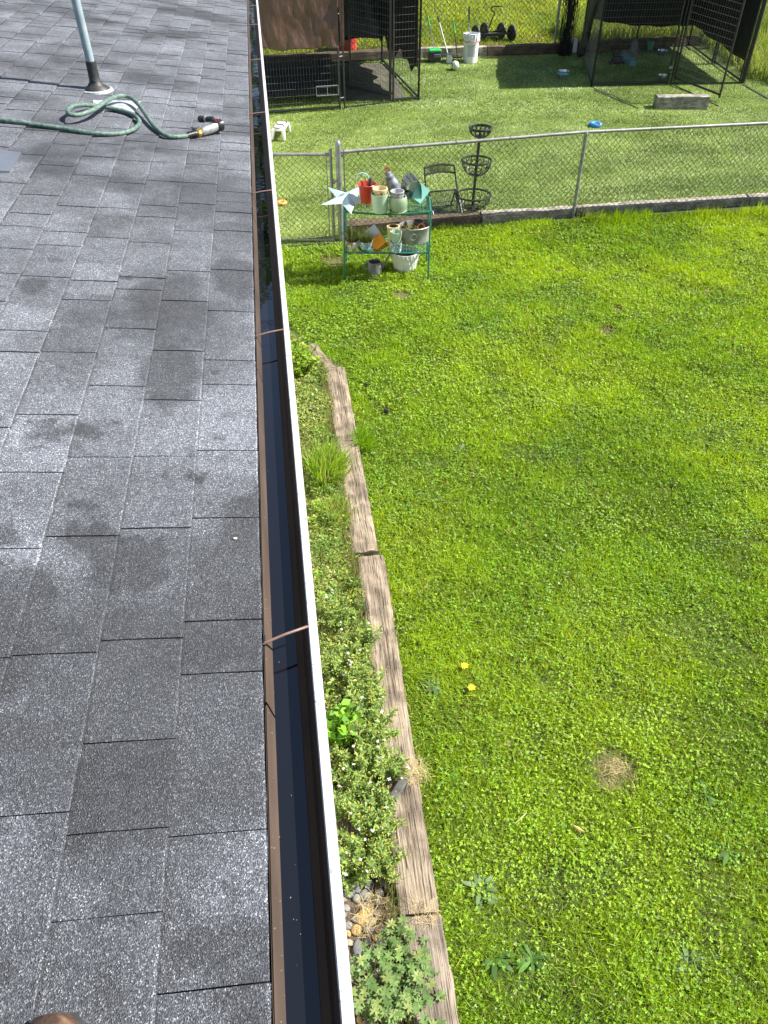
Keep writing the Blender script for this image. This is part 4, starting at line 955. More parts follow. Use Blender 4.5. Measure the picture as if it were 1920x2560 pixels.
def pot(name, label, p, prof, m, n_=28, cat='pot', rz=0, tilt=None, group='pots on the plant rack', inner=None):
    t = thing(name, label, cat, p, rz, group)
    if tilt: t.rotation_euler = tilt
    MB().lathe(prof, n_).build('pot_body', m, t, smooth=True); return t
def cup(r0, r1, h, th=.008, rim=.0): return [(0, .002), (r0, .0), (r1, h), (r1+rim, h), (r1+rim, h-.0), (r1-th, h), (r0-th*.6, .02), (0, .02)]
soil = mat('potting_soil', (.03, .02, .012), (.07, .05, .03), scale=40, rough=.95, bump=.8)
def soil_disc(t, r, z_): MB().lathe([(0, z_+.006), (r*.6, z_+.004), (r, z_)], 20).build('soil', soil, t)
zs = ZT+.012
# red bucket with wire stand and soil
p = on(612, 585, zs); p[1] = min(p[1], 9.62); red = mat('red_enamel', (.42, .035, .018), (.52, .06, .03), scale=5, rough=.3, coat=.3)
t = pot('red_bucket', 'shiny red metal bucket pot on the rack top shelf', p, [(0, .042), (.075, .04), (.112, .245), (.117, .25), (.112, .255), (.106, .245), (.072, .06), (0, .06)], red, cat='pot')
soil_disc(t, .098, .2)
b = MB()
for a in (.3, 2.4, 4.5): b.tube([(.07*math.cos(a), .07*math.sin(a), .06), (.085*math.cos(a), .085*math.sin(a), 0)], .006, 6)
b.build('foot', kblk, t)
b = MB(); b.tube([(.03, 0, .2), (.035, .01, .29), (.045, .01, .305)], [.012, .016, .018], 8); b.build('trowel_grip', blk, t, smooth=True)
tealh = mat('teal_handle', (.22, .42, .44), (.32, .52, .54), rough=.4)
b = MB(); b.tube(catmull([(-.12, .09, .28), (-.10, .10, .325), (-.04, .10, .345), (.02, .09, .32), (.035, .08, .26)], 4), .009, 6); b.build('handle', tealh, t, smooth=True)
# mint cylinder planter with a patterned pot nested inside
mint = mat('mint_glaze', (.34, .46, .33), (.39, .51, .38), scale=3, rough=.35, coat=.2)
p = on(785, 690, zs); p += np.array([0, .06, 0])
t = pot('mint_planter', 'smooth mint green cylinder planter at the front of the top shelf', p, cup(.088, .107, .215), mint)
pt = bpy.data.materials.new('floral_terracotta'); pt.use_nodes = True; n = pt.node_tree.nodes; L = pt.node_tree.links
tc = n.new('ShaderNodeTexCoord'); vz = n.new('ShaderNodeTexVoronoi'); vz.inputs['Scale'].default_value = 26; L.new(tc.outputs['Object'], vz.inputs['Vector'])
rp = n.new('ShaderNodeValToRGB'); e = rp.color_ramp.elements; e[0].position = .22; e[0].color = (.45, .12, .04, 1); e[1].position = .5; e[1].color = (.62, .48, .26, 1); k_ = e.new(.34); k_.color = (.10, .14, .05, 1); L.new(vz.outputs['Distance'], rp.inputs['Fac']); L.new(rp.outputs[0], n['Principled BSDF'].inputs['Base Color']); n['Principled BSDF'].inputs['Roughness'].default_value = .45
cream = mat('cream_glaze', (.52, .42, .24), (.62, .52, .32), scale=6, rough=.4)
t2 = thing('patterned_pot', 'small orange patterned pot nested inside the mint planter', 'pot', p+np.array([.003, 0, .135]), 0, 'pots on the plant rack')
MB().lathe([(.055, 0), (.086, .115)], 26).build('pot_body', pt, t2, smooth=True)
MB().lathe([(.086, .115), (.090, .118), (.090, .134), (.080, .135), (.055, .02), (0, .02)], 26).build('rim', cream, t2, smooth=True)
# sage hobnail pot with lettered pot nested inside
sage = mat('sage_glaze', (.24, .33, .20), (.31, .40, .26), scale=4, rough=.4, coat=.2)
p = on(1022, 690, zs); p += np.array([0, .06, 0])
t = pot('hobnail_pot', 'round sage green hobnail pot with saucer on the top shelf', p, [(0, .012), (.078, .012), (.102, .06), (.108, .10), (.104, .15), (.094, .178), (.088, .178), (.095, .14), (.08, .03), (0, .03)], sage, 32)
b = MB()
for row in range(7):
    for k in range(30):
        a = 2*math.pi*(k+.5*(row % 2))/30; z_ = .045+row*.018; r_ = .1005 if row == 0 else (.104, .1075, .109, .1075, .1055, .101)[row-1]
        b.box((r_*math.cos(a), r_*math.sin(a), z_), (.009, .009, .009), Matrix.Rotation(a, 3, 'Z'), .6)
b.build('hobnails', sage, t); MB().lathe([(0, 0), (.09, .0), (.105, .014), (.098, .016), (.085, .008), (0, .008)], 28).build('saucer', sage, t, smooth=True)
lt = mat('pale_grey_glaze', (.36, .36, .38), (.46, .46, .48), rough=.5)
t2 = thing('lettered_pot', 'grey pot with rows of dark letters nested in the hobnail pot', 'pot', p+np.array([-.012, 0, .125]), 0, 'pots on the plant rack')
MB().lathe([(0, 0), (.072, 0), (.082, .115), (.074, .115), (.066, .02), (0, .02)], 26).build('pot_body', lt, t2, smooth=True)
b = MB(); dm = mat('dark_print', (.05, .05, .06), rough=.6)
segs = {'E': [(0, 0, .25, 1), (0, 0, 1, .2), (0, .4, .8, .2), (0, .8, 1, .2)], 'S': [(0, 0, 1, .2), (.75, 0, .25, .55), (0, .4, 1, .2), (0, .45, .25, .5), (0, .8, 1, .2)], 'L': [(0, 0, .25, 1), (0, 0, 1, .2)]}
for row in range(3):
    for k in range(22):
        a0 = 2*math.pi*k/22; z0 = .016+row*.034
        for (sx_, sz_, w_, h_) in segs['ESSEL'[(k+row*2) % 5]]:
            r_ = .0728+.01*(z0/.115)+.0006; aa = a0+sx_*.20; ab = a0+(sx_+w_)*.20; za = z0+sz_*.022; zb = z0+(sz_+h_)*.022; ra = .0726+.01*(za/.115)+.0006; rb = .0726+.01*(zb/.115)+.0006
            b.add([(ra*math.cos(aa), ra*math.sin(aa), za), (ra*math.cos(ab), ra*math.sin(ab), za), (rb*math.cos(ab), rb*math.sin(ab), zb), (rb*math.cos(aa), rb*math.sin(aa), zb)], [(0, 1, 2, 3)])
b.build('lettering', dm, t2)
# metal rooster planter
p = on(1090, 560, zs); p = np.array([p[0]-.0, p[1]+.03, zs]); zinc = mat('blue_grey_zinc', (.12, .14, .16), (.26, .28, .30), scale=14, rough=.42, metal=.5)
t = thing('metal_rooster', 'zinc metal rooster ornament with red comb on the top shelf', 'ornament', p+np.array([-.02, 0, 0]), R(6)); t.scale = (1.15, 1.15, 1.0)
b = MB(); b.lathe([(0, .03), (.07, .035), (.085, .09), (.08, .13), (.06, .135), (.05, .06), (0, .055)], 20, sx=1.15, sy=.75); b.build('body', zinc, t, smooth=True)
b = MB(); b.tube(catmull([(-.05, 0, .10), (-.085, 0, .19), (-.125, 0, .28), (-.15, 0, .34), (-.165, 0, .375)], 3), [.075]*3+[.066]*3+[.05]*3+[.032]*3+[.022], 12); b.build('neck', zinc, t, smooth=True)
cr = mat('dull_red_paint', (.26, .03, .02), (.36, .06, .04), rough=.5)
b = MB()
for i, (x_, z_) in enumerate(((-.185, .40), (-.17, .415), (-.153, .41), (-.14, .395))): b.box((x_, 0, z_), (.015, .012, .03), Matrix.Rotation(.5-i*.35, 3, 'Y'))
b.box((-.178, 0, .352), (.018, .016, .03)); b.build('comb', cr, t, bevel=.003)
b = MB(); b.lathe([(.012, 0), (.0, .035)], 8, (-.182, 0, .372), Matrix.Rotation(R(-100), 3, 'Y')); b.build('beak', mat('ochre_paint', (.4, .26, .06), rough=.5), t)
b = MB()
def tail(u, v):
    a = math.pi*(u*1.0); r_ = .07+.03*math.sin(a); rim = 1-.12*abs(math.sin(u*math.pi*9))
    w_ = (v-.5)*.17*(.35+math.sin(a*.9+.15))
    return (.10+.10*math.cos(math.pi-a)*(1+.1*v), w_, .03+.29*math.sin(a)**.8*rim)
b.grid(tail, 40, 6); b.build('tail', zinc, t, smooth=True, solid=.004)
b = MB()
for sx in (-1, 1): b.tube([(sx*.03, 0, .05), (sx*.035, 0, 0)], .008, 6)
b.build('foot', zinc, t)
# teal square planter tipped over
tq = mat('turquoise_paint', (.17, .42, .37), (.24, .52, .46), scale=8, rough=.45)
p = on(1220, 560, zs); t = thing('turquoise_planter', 'tipped turquoise square planter on the right of the top shelf', 'planter', p+np.array([0, .06, .012]), 0, 'pots on the plant rack'); t.rotation_euler = (R(-20), R(38), R(10))
b = MB(); s0, s1, h_ = .07, .098, .19
o_ = [(-s0, -s0, 0), (s0, -s0, 0), (s0, s0, 0), (-s0, s0, 0), (-s1, -s1, h_), (s1, -s1, h_), (s1, s1, h_), (-s1, s1, h_)]; i_ = [(x_*.93, y_*.93, z_ if z_ else .01) for x_, y_, z_ in o_]
b.add(o_+i_, [(0, 3, 2, 1), (0, 1, 5, 4), (1, 2, 6, 5), (2, 3, 7, 6), (3, 0, 4, 7), (8, 9, 10, 11), (8, 12, 13, 9), (9, 13, 14, 10), (10, 14, 15, 11), (11, 15, 12, 8), (4, 5, 13, 12), (5, 6, 14, 13), (6, 7, 15, 14), (7, 4, 12, 15)]); b.build('pot_body', tq, t)
# barn star
p = on(375, 560, zs); t = thing('barn_star', 'pale blue metal barn star leaning over the rack front left corner', 'star ornament', np.array([p[0]-.02, p[1]-.02, ZT+.075]), R(20)); t.rotation_euler = (R(9), R(-6), R(37)); t.scale = (1.18, 1.18, 1.0)
stm_ = mat('pale_blue_paint', (.33, .47, .50), (.44, .58, .60), scale=10, rough=.4)
vs = [(0, 0, .055), (0, 0, -.01)]; fs = []
for k in range(10):
    a = math.pi/2+k*math.pi/5; r_ = .30 if k % 2 == 0 else .115; vs.append((r_*math.cos(a), r_*math.sin(a), 0))
for k in range(10): fs += [(0, 2+k, 2+(k+1) % 10), (1, 2+(k+1) % 10, 2+k)]
MB().add(vs, fs).build('star_plate', stm_, t)
# dead stems
lv = Leaves(); N = 70; base = on(830, 560, zs)+np.array([0, .12, .05])+rng.normal(0, .05, (N, 3))*np.array([1, .5, .2]); lv.blades(base, rng.uniform(.12, .32, N), np.full(N, .006), rng.normal(0, .10, (N, 2)), colmix(N, [(.33, .26, .10), (.42, .36, .16), (.25, .28, .10)]))
o = lv.build('dried_plant', DRY, None, base.mean(0)); o.location = Vector(base.mean(0)); tag(o, 'tangle of dried stems behind the pots on the top shelf', 'dried plant')
# lower shelf
zl = ZL+.012
def tuft(parent, N, r, z_, h, cols, spread=.3, w=.006):
    lv = Leaves(); a = rng.random(N)*6.28; q = np.sqrt(rng.random(N))*r; base = np.stack([q*np.cos(a), q*np.sin(a), np.full(N, z_)], 1)
    lean = base[:, :2]*spread/r*.6+rng.normal(0, .02, (N, 2)); lv.blades(base, rng.uniform(h*.5, h, N), np.full(N, w), lean, colmix(N, cols)); return lv.build('foliage', LEAF, parent)
p = on(600, 1180, zl)+np.array([0, .05, 0]); bw = bpy.data.materials.new('blue_white_ceramic'); bw.use_nodes = True; n = bw.node_tree.nodes; L = bw.node_tree.links
tc = n.new('ShaderNodeTexCoord'); vz = n.new('ShaderNodeTexVoronoi'); vz.feature = 'DISTANCE_TO_EDGE'; vz.inputs['Scale'].default_value = 30; L.new(tc.outputs['Object'], vz.inputs['Vector'])
rp = n.new('ShaderNodeValToRGB'); e = rp.color_ramp.elements; e[0].position = .10; e[0].color = (.12, .24, .28, 1); e[1].position = .2; e[1].color = (.62, .66, .64, 1); L.new(vz.outputs['Distance'], rp.inputs['Fac']); L.new(rp.outputs[0], n['Principled BSDF'].inputs['Base Color']); n['Principled BSDF'].inputs['Roughness'].default_value = .3
t = pot('patterned_grass_pot', 'blue and white pot of fine grass on a green saucer, lower shelf', p, [(0, .014), (.062, .014), (.09, .115), (.083, .115), (.058, .03), (0, .03)], bw); soil_disc(t, .08, .1)
MB().lathe([(0, 0), (.08, 0), (.095, .016), (.088, .018), (.075, .008), (0, .008)], 26).build('saucer', mat('deep_green_glaze', (.03, .13, .10), (.05, .18, .14), rough=.3), t, smooth=True)
tuft(t, 260, .08, .1, .12, [(.10, .16, .03), (.16, .2, .05), (.22, .2, .07)], .10)
p = on(430, 1150, zl)+np.array([0, .05, 0]); wc = mat('white_brown_ceramic', (.20, .13, .07), (.62, .58, .50), scale=9, rough=.4, contrast=(.42, .5))
t = pot('animal_pot', 'squat white and brown ceramic pot with dark trailing plant, lower shelf', p, [(0, 0), (.07, .0), (.092, .045), (.085, .085), (.075, .09), (.075, .08), (.06, .03), (0, .03)], wc); soil_disc(t, .072, .075)
tuft(t, 220, .08, .07, .17, [(.06, .09, .03), (.12, .12, .05), (.2, .17, .08)], .16)
tuft(t, 18, .03, .07, .26, [(.15, .2, .06)], .05, .016)
# two tone square planter, tilted
p = on(790, 1150, zl); t = thing('orange_planter', 'tilted square planter, grey white above and bright orange below', 'planter', p+np.array([0, .04, .0]), 0, 'pots on the plant rack'); t.rotation_euler = (R(-46), R(-34), R(8)); t.scale = (1.15, 1.0, 1.15)
b = MB(); b.box((0, .05, .06), (.17, .15, .12), taper=1.06); b.build('orange_pot', mat('orange_glaze', (.80, .25, .006), (.90, .36, .012), scale=6, rough=.35), t, bevel=.01)
b = MB(); b.box((0, .05, .18), (.185, .16, .12), taper=1.0); b.build('white_pot', mat('grey_white_glaze', (.42, .45, .50), (.52, .55, .58), scale=5, rough=.4), t, bevel=.008)
# stack of cups and cream pot
p = on(988, 1195, zl)+np.array([0, .04, 0]); t = pot('blue_patterned_pot', 'blue circle patterned pot under the mint cup, lower shelf', p, cup(.068, .075, .125), bw)
t = pot('mint_cup', 'ribbed mint cup stacked on the blue patterned pot', p+np.array([0, 0, .12]), cup(.052, .072, .125), mint)
b = MB()
for k in range(18):
    a = 2*math.pi*k/18; b.tube([((.054+.02*j/4)*math.cos(a+j*.14), (.054+.02*j/4)*math.sin(a+j*.14), .01+.1*j/4) for j in range(5)], .0035, 4)
b.build('ribs', mint, t)
p = on(985, 1195, zl)+np.array([-.005, .20, 0]); t = pot('cream_pot', 'cream glazed pot with brown inside behind the mint cup', p, [(0, 0), (.06, 0), (.08, .24), (.083, .25), (.062, .252), (.055, .1), (0, .09)], cream); MB().lathe([(.0622, .248), (.052, .17), (0, .165)], 22).build('inside', mat('brown_inside', (.14, .07, .025), (.2, .11, .04), rough=.7), t, smooth=True)
# galvanised oval tub with succulents
p = on(1240, 1090, zl)+np.array([0, .12, 0]); gt = mat('galvanised_tub', (.20, .20, .19), (.36, .36, .34), scale=7, rough=.5, metal=.35)
t = thing('galvanised_tub', 'oval galvanised tub planted with succulents on the lower shelf', 'tub', p, R(12), 'pots on the plant rack'); t.scale = (1.1, 1.1, 1.12)
MB().lathe([(0, 0), (.155, .0), (.172, .17), (.178, .175), (.172, .18), (.166, .17), (.15, .02), (0, .02)], 32, sx=1.12, sy=.85).build('pot_body', gt, t, smooth=True)
MB().lathe([(0, .13), (.16, .125)], 24, sx=1.1, sy=.83).build('soil', soil, t)
b = MB(); b.tube([(-.07+.035*math.cos(a*math.pi/8), -.150, .10+.035*math.sin(a*math.pi/8)) for a in range(16)], .004, 5, closed=True); b.build('ring_handle', gt, t)
lv = Leaves()
for k in range(26):
    c = np.array([rng.uniform(-.11, .05), rng.uniform(-.09, .09), .14]); N = 12; lv.leaves(np.tile(c, (N, 1)), rdir(N, .2, .9), rng.uniform(.02, .045, N), np.full(N, .016), colmix(N, [(.14, .26, .05), (.25, .30, .10), (.28, .16, .10)]))
lv.build('succulents', LEAF, t)
t2 = thing('terracotta_pot', 'small terracotta pot lying inside the galvanised tub', 'pot', p+np.array([.10, -.02, .15]), 0, 'pots on the plant rack'); t2.rotation_euler = (R(60), R(10), R(-30))
MB().lathe(cup(.035, .05, .08, .006, .004), 18).build('pot_body', mat('terracotta', (.34, .14, .07), (.44, .2, .1), scale=20, rough=.8), t2, smooth=True)
t2 = thing('black_nursery_pot', 'thin rimmed dark pot at the back of the galvanised tub', 'pot', p+np.array([.06, .07, .10]), 0, 'pots on the plant rack'); MB().lathe(cup(.05, .07, .12, .004, .003), 20).build('pot_body', mat('dark_grey_plastic', (.05, .05, .05), rough=.5), t2, smooth=True)
# on the grass below
p = on(1105, 1440, 0)+np.array([0, .04, 0]); t = thing('white_basket_pot', 'large white woven texture pot standing on the lawn under the rack', 'pot', p)
wv_ = mat('white_woven_plastic', (.52, .52, .50), (.66, .66, .64), scale=10, rough=.55)
MB().lathe([(0, .0), (.125, 0), (.15, .08), (.165, .16), (.172, .25), (.162, .25), (.15, .14), (.12, .03), (0, .03)], 36).build('pot_body', wv_, t, smooth=True); soil_disc(t, .155, .2)
b = MB()
for k in range(22):
    for sg in (1, -1):
        b.tube([((.131+.045*(j/6)**.8)*math.cos(2*math.pi*k/22+sg*j*.075), (.131+.045*(j/6)**.8)*math.sin(2*math.pi*k/22+sg*j*.075), .015+.225*j/6) for j in range(7)], .006, 4)
b.build('weave', wv_, t)
p = on(712, 1490, 0)+np.array([0, .02, 0]); t = thing('watering_can', 'small grey watering can on the lawn under the rack', 'watering can', p, R(14)); zg = mat('grey_zinc_can', (.12, .125, .13), (.24, .245, .25), scale=9, rough=.5, metal=.2)
MB().lathe([(0, 0), (.09, 0), (.085, .17), (.08, .175), (.075, .17), (.08, .02), (0, .02)], 26).build('can_body', zg, t, smooth=True)
b = MB(); b.tube([(.08, 0, .06), (.14, .0, .13), (.215, 0, .24)], [.02, .015, .012], 10); b.lathe([(.012, 0), (.024, .03), (.0, .032)], 12, (.213, 0, .235), Matrix.Rotation(R(35), 3, 'Y')); b.build('spout', zg, t, smooth=True)
b = MB(); b.tube(catmull([(-.085, 0, .05), (-.15, 0, .10), (-.13, 0, .18), (-.06, 0, .2), (.02, 0, .19)], 4), .007, 6); b.build('handle', zg, t, smooth=True)
b = MB(); b.lathe([(0, .158), (.074, .158)], 20); b.build('opening', mat('dark_inside', (.012, .012, .012), rough=.8), t)

# ================================================================ LAWN
lawn_cols = np.array([[.085, .175, .018], [.11, .21, .020], [.145, .24, .025], [.065, .14, .018]])
def bedx(y):    # lawn side of the bed edging
    return np.interp(y, _by, _bx)+.088
_e = [F3(*t_) for t_ in ((1140, 2900), (1052, 2292), (1049, 2280), (927, 1386), (914, 1374), (837, 915), (800, 880), (776, 852))]
_by = [float(q_[1]) for q_ in _e]+[8.2, 9.0]; _bx = [float(q_[0]) for q_ in _e]+[-.05, -.5]
def rightx(y): return 1.95+.60*np.asarray(y)
def lawn_pts(N, dens=1.0):
    y = .15+ (10.62-.15)*rng.random(N)**1.0; x = rng.uniform(-.4, 8.6, N)
    d = np.sqrt(y*y+x*x+17.6); keep = (rng.random(N) < (4.6/d)**1.1) & (x > bedx(y)-.01-.055*np.clip(fnoise(x*0+3, y, 3.5, 97)-.35, 0, 1)*2) & (x < rightx(y)) & ~((x < .95) & (y > 10.25))
    return x[keep], y[keep]
def hum(x, y): return .030*np.clip(fnoise(x, y, 5.5, 61)-.25, 0, 1)+.022*np.clip(fnoise(x, y, 14, 63)-.3, 0, 1)
bare = [(G(1540, 1925), .13), (G(1520, 1950), .07), (G(1515, 830), .10), (G(1545, 775), .07), (G(1395, 680), .06), (G(840, 655), .16), (G(1005, 740), .1)]
def bareness(x, y):
    f = np.zeros(len(x))
    for p_, r_ in bare:
        d = np.hypot(x-p_[0], y-p_[1])/r_+.7*(fnoise(x, y, 9, 3)-.5); f = np.maximum(f, np.clip(1.4-d, 0, 1))
    return f
x, y = lawn_pts(1150000); N = len(x)
f1 = fnoise(x, y, .9, 31); f2 = fnoise(x, y, 3.2, 37); br = bareness(x, y)
t = np.clip((f1-.32)/.36, 0, 1)[:, None]; s2 = np.clip((f2-.3)/.4, 0, 1)[:, None]
t = t*.75+.12
col = (np.array([.15, .265, .012])*(1-t)+np.array([.285, .40, .015])*t)*(.78+.44*s2)*(1+rng.normal(0, .22, (N, 1)))
yl = rng.random(N) < .05; col[yl] = np.array([.33, .36, .06])*(1+rng.normal(0, .15, (yl.sum(), 1)))
dry = (rng.random(N) < br*.9) | (rng.random(N) < .015); col[dry] = np.array([.36, .28, .14])*(1+rng.normal(0, .2, (dry.sum(), 1)))
hgt = (.016+.026*rng.random(N))*(.65+.8*s2[:, 0])*(1-.75*br)
edge = np.clip(1-(x-bedx(y))/.12, 0, 1); hgt *= 1+.5*edge*(rng.random(N))
fe = np.clip((y-10.3)/.25, 0, 1)*(x > 1.0); hgt *= 1+2.2*fe*(x > 4.2)*rng.random(N)+.6*fe
dcam = np.sqrt(x*x+y*y+17.6); w = .0042+.0012*(dcam-4.5).clip(0, 8)
lv = Leaves(); base = np.stack([x, y, np.maximum(0, SL*(y-YS))+hum(x, y)*(1-br)], 1); hs_ = (hum(x, y)/.045).clip(0, 1)
lv.tris(base, hgt, w, rng.normal(0, .024, (N, 2))+np.array([.004, -.004]), np.clip(col, .01, .6))
k = (rng.random(N) < .5) & (br < .3) & (fnoise(x, y, 2.4, 91) > .36); M_ = int(k.sum()); lv.tris(base[k], rng.uniform(.012, .05, M_), w[k]*1.55, rng.normal(0, .034, (M_, 2)), np.clip(col[k]*(1.05+.25*rng.random((M_, 1))), .01, .6))
# clover and small weeds: trefoil leaves held in the sward
x, y = lawn_pts(370000); f3 = fnoise(x, y, 1.6, 51); k = rng.random(len(x)) < np.clip((f3-.25)*2.6, .35, 1)
x, y = x[k], y[k]; br = bareness(x, y); k = br < .5; x, y = x[k], y[k]; N = len(x)
hz = .012+.026*rng.random(N)+hum(x, y); c0 = np.stack([x, y, np.maximum(0, SL*(y-YS))+hz], 1); tone = np.clip((fnoise(x, y, 1.1, 53)-.3)/.4, 0, 1)[:, None]
jc = 1+rng.normal(0, .16, (N, 1))
cc = jc*(np.array([.15, .305, .026])*(1-tone)+np.array([.285, .45, .034])*tone)*(1+rng.normal(0, .22, (N, 1))); pl_ = rng.random(N) < .08; cc[pl_] = np.array([.28, .40, .14])
dcam = np.sqrt(x*x+y*y+17.6); sz = rng.uniform(.005, .0115, N)*(1+.09*(dcam-4.5).clip(0, 6)); a0 = rng.random(N)*6.28
tiltn = np.stack([rng.normal(0, .5, N), rng.normal(0, .5, N), np.ones(N)], 1)
for j in range(3):
    a = a0+j*2.094; d = np.stack([np.cos(a), np.sin(a), rng.normal(0, .4, N)], 1); lv.leaves(c0, d, sz, sz*1.0, np.clip(cc, .01, .6), nrm=tiltn)
tag(lv.build('lawn', LEAF), 'bright green lawn of short grass and clover', 'grass', kind='stuff')
# rosette weeds in the lawn
def rosette(px_, py_, n_, l, w_, cols, label, zhi=.5, name='rosette_weed', cat='weed'):
    p_ = G(px_, py_); t = thing(name, label, cat, (p_[0], p_[1], gh(p_[1])), group='broad leaved weeds in the lawn'); lv = Leaves()
    d = rdir(n_, .08, zhi); base = np.zeros((n_, 3)); base[:, 2] = .012
    ln = rng.uniform(.3, 1., n_)*l; m1 = base+d*(ln*.55)[:, None]; d2 = d.copy(); d2[:, 2] -= .5
    col = colmix(n_, cols, .12)
    s_ = np.cross(d, np.array([0, 0, 1.])); s_ /= np.linalg.norm(s_, axis=1)[:, None]; W = (ln*w_)[:, None]; tip = m1+d2*(ln*.5)[:, None]
    co = np.stack([base-s_*W*.15, base+s_*W*.15, m1+s_*W*.5, m1-s_*W*.5, m1+d2*(ln*.25)[:, None]+s_*W*.42, m1+d2*(ln*.25)[:, None]-s_*W*.42, tip], 1).reshape(-1, 3); co[:, 2] = np.maximum(co[:, 2], .012)
    k_ = np.arange(n_)[:, None]*7; fi = (k_+np.array([0, 1, 2, 0, 2, 3, 3, 2, 4, 3, 4, 5, 5, 4, 6])[None]).ravel(); lv._push(co, fi, np.repeat(col, 7, 0)); lv.build('leaves', LEAF, t); return t
gg = [(.14, .22, .09), (.18, .26, .12), (.11, .18, .06)]; dg = [(.08, .18, .03), (.11, .23, .04), (.06, .13, .03)]
rosette(1200, 2225, 51, 0.123, 0.21, gg, 'large grey green rosette weed beside the near sleeper')
rosette(1078, 1722, 24, 0.115, 0.26, gg, 'pale broad leaved weed in lawn beside the flowering bed')
rosette(1235, 2395, 27, 0.131, 0.22, dg, 'dark leaved weed in the lawn below the grey rosette')
rosette(1330, 2400, 21, 0.123, 0.21, dg, 'loose weed rosette right of the near sleeper end')
rosette(1820, 2130, 18, 0.139, 0.19, dg, 'long leaved weed near the right edge of the lawn')
rosette(1720, 2420, 21, 0.115, 0.22, gg, 'pale weed in the lawn at the bottom right')
rosette(1765, 1985, 18, 0.107, 0.19, dg, 'small dark weed right of the bare patch')
rosette(1640, 1720, 24, 0.098, 0.25, dg, 'dark weed patch at the middle right of lawn')
rosette(1605, 1360, 18, 0.098, 0.25, dg, 'small dark weed in the upper right lawn')
rosette(1150, 1130, 21, 0.107, 0.25, gg, 'grey green weed in the lawn below the rack')
rosette(1390, 1050, 18, 0.098, 0.25, dg, 'dark weed in the far middle of the lawn')
rosette(1120, 1960, 18, 0.107, 0.21, dg, 'weed close to the straw covered sleeper')
rosette(850, 875, 26, .12, .14, [(.13, .2, .12), (.18, .25, .15)], 'feathery grey green weed at the far bed end', .8)
yel = mat('dandelion_yellow', (.62, .42, .01), (.75, .55, .02), scale=60, rough=.7)
for (px_, py_, lb) in ((1160, 1677, 'yellow dandelion flower, the farther of two'), (1177, 1731, 'yellow dandelion flower, the nearer of two')):
    p_ = G(px_, py_); t = thing('dandelion', lb, 'flower', (p_[0], p_[1], 0), group='dandelions')
    b = MB()
    for k in range(22):
        a = k*2.4; r_ = .005+.017*(k/22)**.7; b.box((r_*math.cos(a), r_*math.sin(a), .058-.004*k/22), (.016, .005, .003), Matrix.Rotation(a, 3, 'Z'))
    b.build('petals', yel, t); MB().tube([(0, 0, 0), (.003, 0, .055)], .002, 5).build('stem', mat('stem_green', (.1, .18, .05), rough=.6), t)
# a tan leaf and straw on the lawn, dark clod near the bed
for (px_, py_, s_, c_, lb) in ((1443, 2082, .05, (.42, .36, .10), 'curled yellow leaf lying on the lawn'), (1300, 2055, .06, (.5, .48, .3), 'pale straw blade lying on the lawn')):
    p_ = G(px_, py_); b = MB(); b.grid(lambda u, v: ((u-.5)*s_*(.45 if s_ < .055 else .12)*math.sin(math.pi*(.08+.84*v)), (v-.5)*s_*1.6, .045+.01*math.sin(u*3.1)), 4, 8); o = b.build('fallen_leaf', mat('leaf_'+lb[:6].replace(' ', '_'), c_, rough=.8), solid=.0015); o.location = (p_[0], p_[1], 0); o.rotation_euler = (0, 0, .8 if s_ < .055 else -1.0); tag(o, lb, 'leaf')
clod = mat('dark_bark', (.02, .018, .017), (.06, .055, .05), scale=20, rough=.9, bump=.5)
for (px_, py_, s_, lb) in ((916, 970, .03, 'dark bark lump in the lawn near the far sleeper, farther one'), (966, 1035, .034, 'dark bark lump in the lawn near the far sleeper, nearer one')):
    p_ = G(px_, py_); b = MB(); b.lathe([(0, 0), (s_*.8, .005), (s_, .03), (s_*.7, .055), (0, .065)], 9, sx=1, sy=.5); o = b.build('bark_lump', clod); o.location = (p_[0], p_[1], 0); o.rotation_euler = (0, 0, -.6); tag(o, lb, 'bark')

# ================================================================ GARDEN BED
bedm = mat('bed_soil', (.05, .04, .028), (.13, .10, .07), scale=18, rough=.95, bump=.8, bscale=60, world=True)
by_ = [-.5, 1.3, 2.6, 4.2, 5.2, 6.2, 7.0, 7.6]; 
b = MB(); vs = [(-.39, y_, .012) for y_ in by_]+[(float(bedx(y_))-.14, y_, .012) for y_ in by_]; k = len(by_); b.add(vs, [(i, k+i, k+i+1, i+1) for i in range(k-1)]); bed = tag(b.build('garden_bed', bedm), kind='structure')
def bedpts(N, y0, y1, x0=-.1):
    y = rng.uniform(y0, y1, N); x = x0+(bedx(y)-.19-x0)*rng.random(N); return x, y
# ground cover of small weeds
lv = Leaves()
def leafy(lv, x, y, z, n_, ls, cols, up=(-.1, .7), asp=.5, spread=.02, jit=.2):
    N = len(x)*n_; X = np.repeat(x, n_)+rng.normal(0, spread, N); Y = np.repeat(y, n_)+rng.normal(0, spread, N); Zz = np.repeat(z, n_)*rng.uniform(.3, 1, N)
    l = rng.uniform(ls[0], ls[1], N); lv.leaves(np.stack([X, Y, Zz], 1), rdir(N, *up), l, l*asp, colmix(N, cols, jit))
x, y = bedpts(8500, 2.35, 8.0); k = ~((y > 7.2) & (x > .2)); x, y = x[k], y[k]; fz_ = fnoise(x, y, 1.4, 71); z = .03+.30*np.clip(fz_-.3, 0, 1)
leafy(lv, x, y, z, 9, (.012, .042), [(.19, .27, .06), (.26, .34, .08), (.34, .37, .08), (.12, .19, .05), (.40, .38, .14)], spread=.025)
